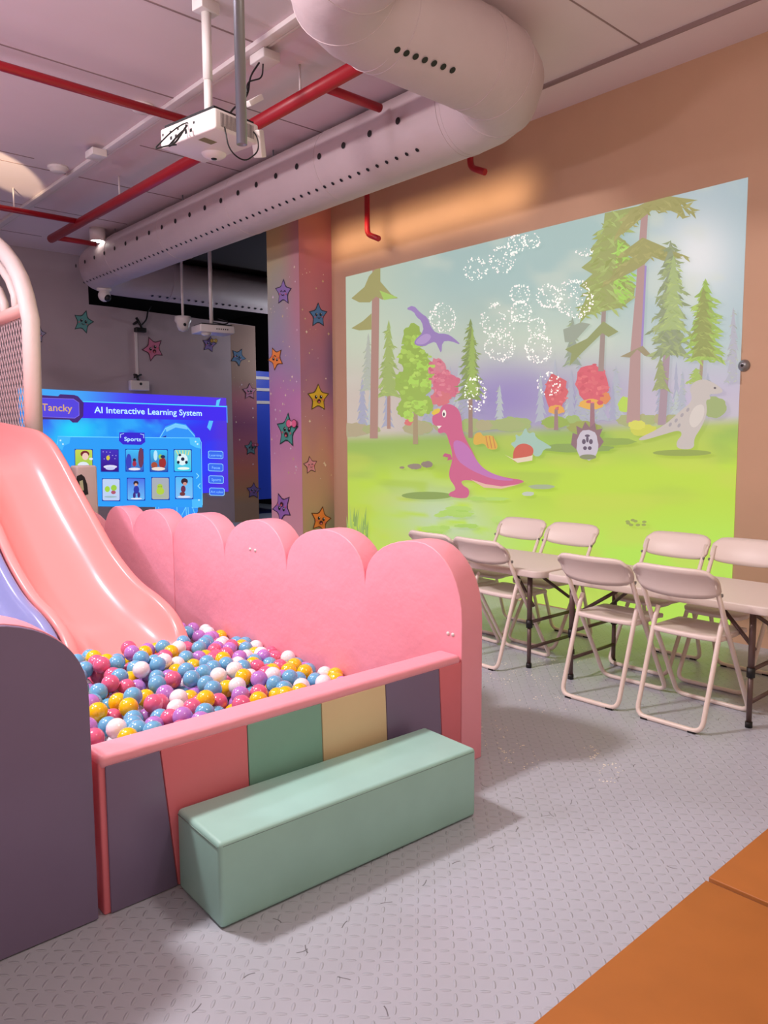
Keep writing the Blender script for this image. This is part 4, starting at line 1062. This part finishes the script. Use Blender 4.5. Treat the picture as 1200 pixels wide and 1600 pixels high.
# ================================================================== FOLDING TABLES
M_top = mat('cream_moulded_tabletop', (222, 208, 200), .45, bump=.08, bscale=60, bdist=.002)
M_leg = mat('brown_grey_table_legs', (104, 84, 80), .4, metal=.3)
def rrect(x0, x1, y0, y1, r, n=6):
    out = []
    for (cx, cy, a0) in ((x1-r, y1-r, 0), (x0+r, y1-r, 90), (x0+r, y0+r, 180), (x1-r, y0+r, 270)):
        for k in range(n+1): a = R(a0+90*k/n); out.append((cx+r*math.cos(a), cy+r*math.sin(a)))
    return out
def folding_table(yc, label):
    e = empty('folding_table', label, 'table', (4.19, yc, 0)); TH = .655; LN = .685; HW = .33
    b = MB(); b.prism(rrect(-HW, HW, -LN, LN, .07), 2, TH-.045, TH, 0); b.build('tabletop', M_top, e, bevel=.008, ang=60)
    for s_ in (-1, 1):
        yl = s_*(LN-.145)
        lf = MB(); 
        for zc in (TH-.06, .30, .13): lf = MB(); lf.tube([(-.24, yl, zc), (.24, yl, zc)], .011, 10); lf.build('crossbar', M_leg, e)
        for x in (-.24, .24):
            q = MB(); q.tube([(x, yl, TH-.05), (x, yl, .28)], .0165, 12); q.tube([(x, yl, .30), (x, yl, .012)], .0135, 12); lg = q.build('leg', M_leg, e)
            q = MB(); q.tube([(x, yl, .265), (x, yl, .315)], .021, 12); q.build('collar', M_black, lg)
            q = MB(); q.tube([(x, yl, 0), (x, yl, .03)], .018, 12); q.build('foot_cap', M_black, lg)
        for sx in (-1, 1): q = MB(); q.tube([(sx*.20, yl, .40), (sx*.08, yl-s_*.26, TH-.06)], .011, 8); q.build('brace', M_leg, e)
    return e
folding_table(2.145, 'white topped folding table nearest the camera, at the right edge')
folding_table(3.545, 'white topped folding table further back, beside the pink padded wall')

# ================================================================== FOLDING CHAIRS
M_chair = mat('cream_white_chair_plastic', (232, 216, 208), .42)
M_tube = mat('cream_white_tube', (236, 220, 210), .32)
def make_chair():
    """chair faces +X; origin on the floor at the rear foot, centred in Y"""
    e = empty('folding_chair', 'x', 'chair', (0, 0, 0))
    W = .205; r = .0130
    # back frame: runs from the top of the back down to the front foot bar
    top = .80
    fr = []
    def side(s_): return [(-.005+.0, s_*W, top), (.20, s_*W, .50), (.485, s_*W*1.02, r)]
    p = fillet([(.485, -W, r+.0), (.19, -W, .50), (.02, -W, .80), (.02, W, .80), (.19, W, .50), (.485, W, r)][0:3], .03)
    full = fillet([(.028, -W, .785), (.19, -W, .50), (.495, -W, r), (.495, W, r), (.19, W, .50), (.028, W, .785)], .055)
    b = MB(); b.tube(full, r, 10); b.build('back_frame', M_tube, e)
    rw = W-.026
    p = fillet([(.20, -rw, .575), (.17, -rw, .52), (.0, -rw, r), (.0, rw, r), (.17, rw, .52), (.20, rw, .575)], .055)
    b = MB(); b.tube(p, r, 10); b.build('rear_frame', M_tube, e)
    # curved backrest panel
    v, f = [], []; n = 16; m_ = 6
    for j in range(m_+1):
        t = j/m_; z = .695+.142*t; xb = .066-.080*t+.016*math.sin(t*math.pi)
        inset = .012 if j in (0, m_) else 0
        for i in range(n+1):
            u = -1+2*i/n; y = u*(W+.020-inset); bow = -.038*(1-u*u)
            zz_ = z-(1-t)*.018*(1-u*u)-(.030*abs(u)**10)*max(0, t*2-1)+(.020*abs(u)**10)*max(0, 1-2*t)
            v.append((xb+bow, y, zz_))
    for j in range(m_):
        for i in range(n): a = j*(n+1)+i; f.append((a, a+1, a+n+2, a+n+1))
    b = MB(); b.add(v, f, 0, True); o = b.build('backrest', M_chair, e)
    md = o.modifiers.new('thick', 'SOLIDIFY'); md.thickness = .018; md.offset = 0
    # seat
    v, f = [], []; n = 14; m_ = 10
    for j in range(m_+1):
        t = j/m_; x = .135+.375*t
        wv = (W-.010)*(1-.04*t)
        if j in (0, m_): wv -= .03
        for i in range(n+1):
            u = -1+2*i/n; dip = -.014*(1-u*u)*math.sin(min(1, t*1.25)*math.pi) - .018*max(0, t-.85)/.15
            v.append((x+(.012*(1-u*u) if j == m_ else (-.012*(1-u*u) if j == 0 else 0)), u*wv, .475+dip))
    for j in range(m_):
        for i in range(n): a = j*(n+1)+i; f.append((a, a+1, a+n+2, a+n+1))
    b = MB(); b.add(v, f, 0, True); o = b.build('seat', M_chair, e)
    md = o.modifiers.new('thick', 'SOLIDIFY'); md.thickness = .026; md.offset = -1 if o.data.polygons[0].normal.z > 0 else 1
    md = o.modifiers.new('edge', 'BEVEL'); md.width = .008; md.segments = 2; md.limit_method = 'ANGLE'
    for s_ in (-1, 1):
        q = MB(); q.lathe([(.001, -.004), (.009, -.004), (.009, .004), (.001, .004)], (.085, s_*(W+.0115), .705), 'Y', 10); q.build('rivet', M_steel, e)
    for yy in (-.13, .13):
        q = MB(); q.box((-.012, yy-.02, 0), (.012, yy+.02, .010)); q.build('foot_pad', M_black, e)
    return e
ch0 = make_chair()
chairs = [(3.665, 1.895, 0, 'cream folding chair with its back to the camera, rightmost and nearest'),
          (3.655, 2.362, 1, 'cream folding chair with its back to the camera, second from the right'),
          (3.74, 3.265, -3, 'cream folding chair with its back turned, just right of the pink padded wall'),
          (3.76, 3.72, -4, 'cream folding chair with its back turned, mostly hidden behind the pink padded wall'),
          (4.90, 3.80, 180, 'cream folding chair across the table facing the camera, furthest left'),
          (4.87, 3.31, 179, 'cream folding chair across the table facing the camera, second from left'),
          (4.90, 2.50, 180, 'cream folding chair across the table facing the camera, third from left'),
          (4.90, 2.03, 181, 'cream folding chair across the table facing the camera, cut by the right edge')]
for i, (x, y, a, lab) in enumerate(chairs):
    c = ch0 if i == 0 else copy_tree(ch0)
    c.location = (x, y, 0); c.rotation_euler = (0, 0, R(a)); c['label'] = lab; c['group'] = 'folding chairs around the tables'

# ================================================================== PROJECTORS AND CAMERAS
def projector(name, corners_px, z, label, pole_px, h=.11, lens_out=True, flip=False):
    C4 = [at(px, py, 2, z) for px, py in corners_px]; c = sum(C4, Vector())/4
    e = empty(name, label, 'projector', (c.x, c.y, z))
    ex = (C4[1]-C4[0]); lx = ex.length; ex.normalize(); ang = math.atan2(ex.y, ex.x); e.rotation_euler = (0, 0, ang)
    ly = ((C4[2]-C4[1]).length+(C4[3]-C4[0]).length)/2
    a, b_ = lx/2, ly/2
    m = MB(); m.box((-a, -b_, 0), (a, b_, h)); m.build('body', M_plasticw, e, bevel=.015)
    m = MB(); m.box((-a*.9, -b_*.9, h), (a*.9, b_*.9, h+.02)); m.build('top_plate', M_black, e)
    return e, a, b_, h
e, a, b_, h = projector('video_projector', ((262, 236), (330, 259), (400, 226), (318, 192)), 3.33, 'white ceiling projector in front of the big duct, hanging on a white pole', None, h=.12)
q = MB()
for j in range(4):
    for k in range(20): q.box((a+.0005, -b_*.85+k*b_*.085, .02+j*.02), (a+.002, -b_*.85+k*b_*.085+b_*.05, .034+j*.02))
for k in range(26): q.box((-a*.75+k*a*.058, -b_-.002, .02), (-a*.75+k*a*.058+a*.03, -b_-.0005, .10))
q.build('vent_grille', mat('grey_vent', (120, 112, 112), .6), e)
q = MB()
for k in range(5): q.box((-a-.002, -b_*.2+k*.05, .03), (-a-.0005, -b_*.2+k*.05+.02, .05)); q.box((-a-.002, -b_*.3+k*.078, .07), (-a-.0005, -b_*.3+k*.078+.014, .085))
q.build('ports', M_black, e)
q = MB(); q.box((-.12, -.10, -.0015), (-.02, -.04, -.0003)); q.build('label_plate', mat('olive_label', (130, 120, 70), .5), e)
q = MB(); q.lathe([(.001, -.03), (.05, -.026), (.075, -.01), (.08, .0)], (.10, .08, 0)); ln = q.build('lens_hood', M_plasticw, e)
q = MB(); q.lathe([(.001, -.032), (.018, -.032), (.02, -.028)], (.10, .08, 0)); q.build('lens', M_black, ln)
zt_ = HC-3.33
q = MB(); q.tube([(0, 0, h+.02), (0, 0, .42)], .026, 16); q.tube([(0, 0, .40), (0, 0, zt_-.06)], .030, 16); q.build('pole', M_plasticw, e)
q = MB(); q.box((-.07, -.05, zt_-.07), (.07, .05, zt_)); q.build('ceiling_bracket', M_plasticw, e, bevel=.005)
PC = Vector(e.location)
def cable(pts, label, r_=.0045):
    q = MB(); q.tube(fillet(pts, .08, 6), r_, 8); o = basis(q.build('cable', M_black), pts[0]); tag(o, label, 'cable')
def px3(px, py, y): return tuple(at(px, py, 1, y))
yP = PC.y
cable([px3(312, 193, yP+.05), px3(292, 190, yP-.05), px3(268, 205, yP-.1), px3(240, 234, yP-.1), px3(258, 228, yP-.12), px3(276, 226, yP-.15)], 'black cable bunch at the left side of the near projector')
cable([px3(300, 196, yP+.02), px3(284, 205, yP-.05), px3(262, 230, yP-.1), px3(275, 222, yP-.12), px3(292, 196, yP-.1)], 'black cable looping at the left corner of the near projector', .006)
cable([px3(352, 190, yP-.2), px3(362, 172, yP-.2), px3(388, 150, yP-.15), px3(390, 120, yP-.1), px3(405, 98, yP-.1)], 'black power cable rising from the projector to the ceiling socket', .006)
cable([px3(386, 145, yP-.15), px3(386, 128, yP-.12), px3(410, 122, yP-.1), px3(411, 100, yP-.1)], 'black cable from the ceiling plug to the cable knot', .005)
cable([px3(350, 188, yP-.25), px3(352, 205, yP-.3), px3(358, 235, yP-.3), px3(382, 254, yP-.3), px3(405, 236, yP-.3), px3(402, 212, yP-.28), px3(390, 200, yP-.2)], 'thin black cable looping below the near projector')
Pq = at(398, 158, 1, yP-.1); q = MB(); q.box((-.07, -.02, -.015), (.07, .02, .02)); o = q.build('adapter', M_plasticw, bevel=.005); o.location = Pq; o.rotation_euler = (0, R(-35), R(10)); tag(o, 'small white adapter hanging in the cables above the projector', 'adapter')
Pq = at(404, 225, 1, yP-.2); q = MB(); q.box((-.05, -.03, -.08), (.05, .03, .08)); o = q.build('speaker_box', M_plasticw, bevel=.008); o.location = Pq; o.rotation_euler = (0, R(-20), R(40)); tag(o, 'small white box tilted beside the near projector', 'box')
# free-hanging steel pipe
P = at(378, 226, 1, 2.9); q = MB(); q.lathe([(.001, .006), (.019, .006), (.019, 0), (.0225, 0), (.0225, HC-P.z)], (0, 0, 0)); o = q.build('steel_pipe', M_steel); o.location = P; tag(o, 'bare grey steel pipe hanging from the ceiling in front of the projector', 'pipe')

# far projector
YQ = 9.3
def px_at(px, py, y=YQ): return at(px, py, 1, y)
P = px_at(333, 522); e = empty('video_projector', 'smaller far white projector hanging before the dark opening', 'projector', (P.x, P.y, P.z)); e.rotation_euler = (0, 0, R(-8))
m = MB(); m.box((-.24, -.17, 0), (.24, .17, .10)); m.build('body', M_plasticw, e, bevel=.015)
m = MB(); m.box((-.21, -.15, .10), (.21, .15, .115)); m.build('top_plate', M_black, e)
m = MB(); m.lathe([(.001, -.04), (.05, -.035), (.07, -.01), (.07, 0)], (-.12, -.06, 0)); m.build('lens_hood', M_plasticw, e)
m = MB()
for k in range(6): m.box((-.02+k*.03, -.1715, .04), (-.005+k*.03, -.17, .055))
m.build('ports', M_black, e)
m = MB(); m.tube([(-.02, 0, .115), (-.02, 0, HC-P.z)], .026, 12); m.build('pole', M_plasticw, e)
P2 = (P.x, P.y, P.z)
cable([(P.x-.05, P.y-.1, P.z+.14), (P.x+.1, P.y-.12, P.z+.12), (P.x+.2, P.y-.1, P.z+.16), (P.x+.05, P.y-.05, P.z+.2)], 'black cable coil on top of the far projector', .008)
# hanging detector on a rod
P = px_at(286, 505, 10.0); e = empty('hanging_sensor', 'white dome sensor hanging on a thin rod left of the far projector', 'sensor', (P.x, P.y, P.z))
m = MB(); m.tube([(0, 0, .05), (0, 0, HC-P.z)], .018, 10); m.build('rod', M_white, e)
m = MB(); m.lathe([(.001, .09), (.11, .09), (.115, .03), (.09, -.01), (.085, -.05), (.06, -.10), (.001, -.12)], (0, 0, 0)); m.build('dome', M_plasticw, e)
m = MB(); m.lathe([(.001, -.006), (.022, -.004), (.022, .002)], (-.02, -.088, -.03), 'Y', 12); m.build('lens', M_black, e)
# dome camera at the end of the duct
P = px_at(163, 462, 10.9); e = empty('dome_camera', 'white dome security camera below the far end of the duct', 'security camera', (P.x, P.y, P.z+.12))
m = MB(); m.lathe([(.001, 0), (.10, 0), (.10, -.05), (.06, -.07), (.001, -.07)], (0, 0, 0)); m.build('base', M_plasticw, e)
m = MB(); m.ball((0, 0, -.12), .085, 10); bl = m.build('ball_housing', M_plasticw, e)
m = MB(); m.ball((.02, -.055, -.155), .05, 8); m.build('lens', M_black, bl)
m = MB(); m.tube([(0, 0, 0), (0, 0, .05)], .03, 10); m.build('mount', M_plasticw, e)
# bracket camera with cable, wall mounted, and the box sensor under it
P = at(214, 505, 1, YF-.12); e = empty('wall_camera', 'small dark bracket camera on the far wall with a drooping cable', 'camera', (P.x, YF, P.z))
m = MB(); m.tube([(0, 0, 0), (0, -.12, .02)], .02, 8); m.tube([(0, -.1, .09), (.1, -.12, -.1)], .02, 8); m.build('bracket', M_black, e)
m = MB(); m.box((-.05, -.2, -.14), (.12, -.1, -.07)); m.build('camera_body', M_black, e, bevel=.01)
cb = [at(222, 507, 1, YF-.14), at(229, 500, 1, YF-.12), at(231, 486, 1, YF-.08), at(236, 478, 1, YF-.05)]
m = MB(); m.tube(fillet([c-Vector((P.x, YF, P.z)) for c in cb], .1), .012, 8); m.build('cable', M_black, e)
A, B = at(212, 515, 1, YF-.02), at(214, 586, 1, YF-.02); m = MB(); m.box((A.x-.02, YF-.025, B.z), (A.x+.02, YF, A.z)); o = basis(m.build('cable_channel', M_white), (A.x, YF, B.z)); tag(o, 'thin white vertical cable channel on the far wall', 'cable channel')
P = at(217, 602, 1, YF-.15); e = empty('motion_sensor', 'white box camera sensor mounted just above the blue menu picture', 'sensor', (P.x, YF, P.z))
m = MB(); m.box((-.15, -.20, -.08), (.15, -.10, .07)); m.build('body', M_plasticw, e, bevel=.01)
m = MB(); m.lathe([(.001, -.006), (.022, -.004), (.022, .002)], (.01, -.20, .02), 'Y', 12); m.build('lens', M_black, e)
m = MB(); m.tube([(0, -.14, .07), (0, -.08, .16), (0, 0, .17)], .02, 8); m.tube([(-.06, -.12, .12), (.07, -.1, .17)], .015, 8); m.build('bracket', M_black, e)
# wall detector right of the forest picture
P = at(1161, 571, 0, XR-.02); e = empty('wall_sensor', 'small round grey sensor on the wall right of the forest picture', 'sensor', (XR, P.y, P.z))
m = MB(); m.lathe([(.001, -.035), (.014, -.035), (.03, -.025), (.04, -.01), (.042, 0)], (0, 0, 0), 'X', 20); m.build('housing', M_steel, e)
m = MB(); m.lathe([(.001, -.038), (.010, -.037), (.010, -.03)], (0, 0, 0), 'X', 12); m.build('lens', M_black, e)
# blue shelf strips in the dark opening
P = at(409, 600, 1, 12.6); e = empty('blue_cabinet', 'dark blue shelf unit with white shelves seen through the narrow opening', 'shelf', (P.x+.15, 12.6, 0))
TB = [at(409, y, 1, 12.58).z for y in (590, 608, 628)]
m = MB(); m.box((-.35, 0, .3), (.45, .3, TB[0]+.12)); m.build('carcass', mat('self_lit_blue_laminate', (44, 70, 190), .4, emit=.12), e)  # slight emission in the blue takes the place of light on the unit
for z in TB:
    m = MB(); m.box((-.35, -.02, z-.035), (.45, 0, z+.02)); m.build('shelf', M_white, e)

# tiny bright glitter specks modelled on the floor for sparkles mirrored in the glass
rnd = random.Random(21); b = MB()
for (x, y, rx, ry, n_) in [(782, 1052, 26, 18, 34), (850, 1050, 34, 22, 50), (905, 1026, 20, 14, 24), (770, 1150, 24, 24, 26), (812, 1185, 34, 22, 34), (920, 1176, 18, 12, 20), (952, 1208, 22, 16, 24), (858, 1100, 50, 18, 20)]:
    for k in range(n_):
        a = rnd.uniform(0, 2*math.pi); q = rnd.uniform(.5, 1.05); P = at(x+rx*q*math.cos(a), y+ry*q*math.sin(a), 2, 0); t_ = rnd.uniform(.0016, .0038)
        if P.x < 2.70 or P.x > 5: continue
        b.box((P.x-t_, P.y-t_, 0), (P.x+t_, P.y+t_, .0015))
tag(b.build('floor_sparkle_reflections', mat('white_reflection_speck', (255, 250, 235), .3)), 'tiny white glitter specks standing in for mirrored sparkles on the grey floor beside the pink wall', 'reflection', kind='stuff')
# labels for the balls that stand out by where they lie in the heap
from bpy import context as _c
allb = [o for o in COL.objects if o.name.startswith('pit_ball') and not o.get('kind')]
for k in names:
    mine = [(project(o.location), o) for o in allb if o['group'] == k+' balls in the ball pit']
    for key, txt in ((lambda t: t[0][0], 'furthest left in the pit, beside the mauve panel'), (lambda t: -t[0][0], 'furthest right in the pit, by the pink wall'), (lambda t: t[0][1], 'highest in the photo, at the far edge of the heap'), (lambda t: -t[0][1], 'lowest in the photo, just behind the padded rim')):
        c_ = sorted(mine, key=key)[0]; mine.remove(c_); c_[1]['label'] = 'glossy %s plastic ball %s' % (k, txt)
    for _, o in mine: o['label'] = 'glossy %s plastic ball within the heap in the ball pit' % k
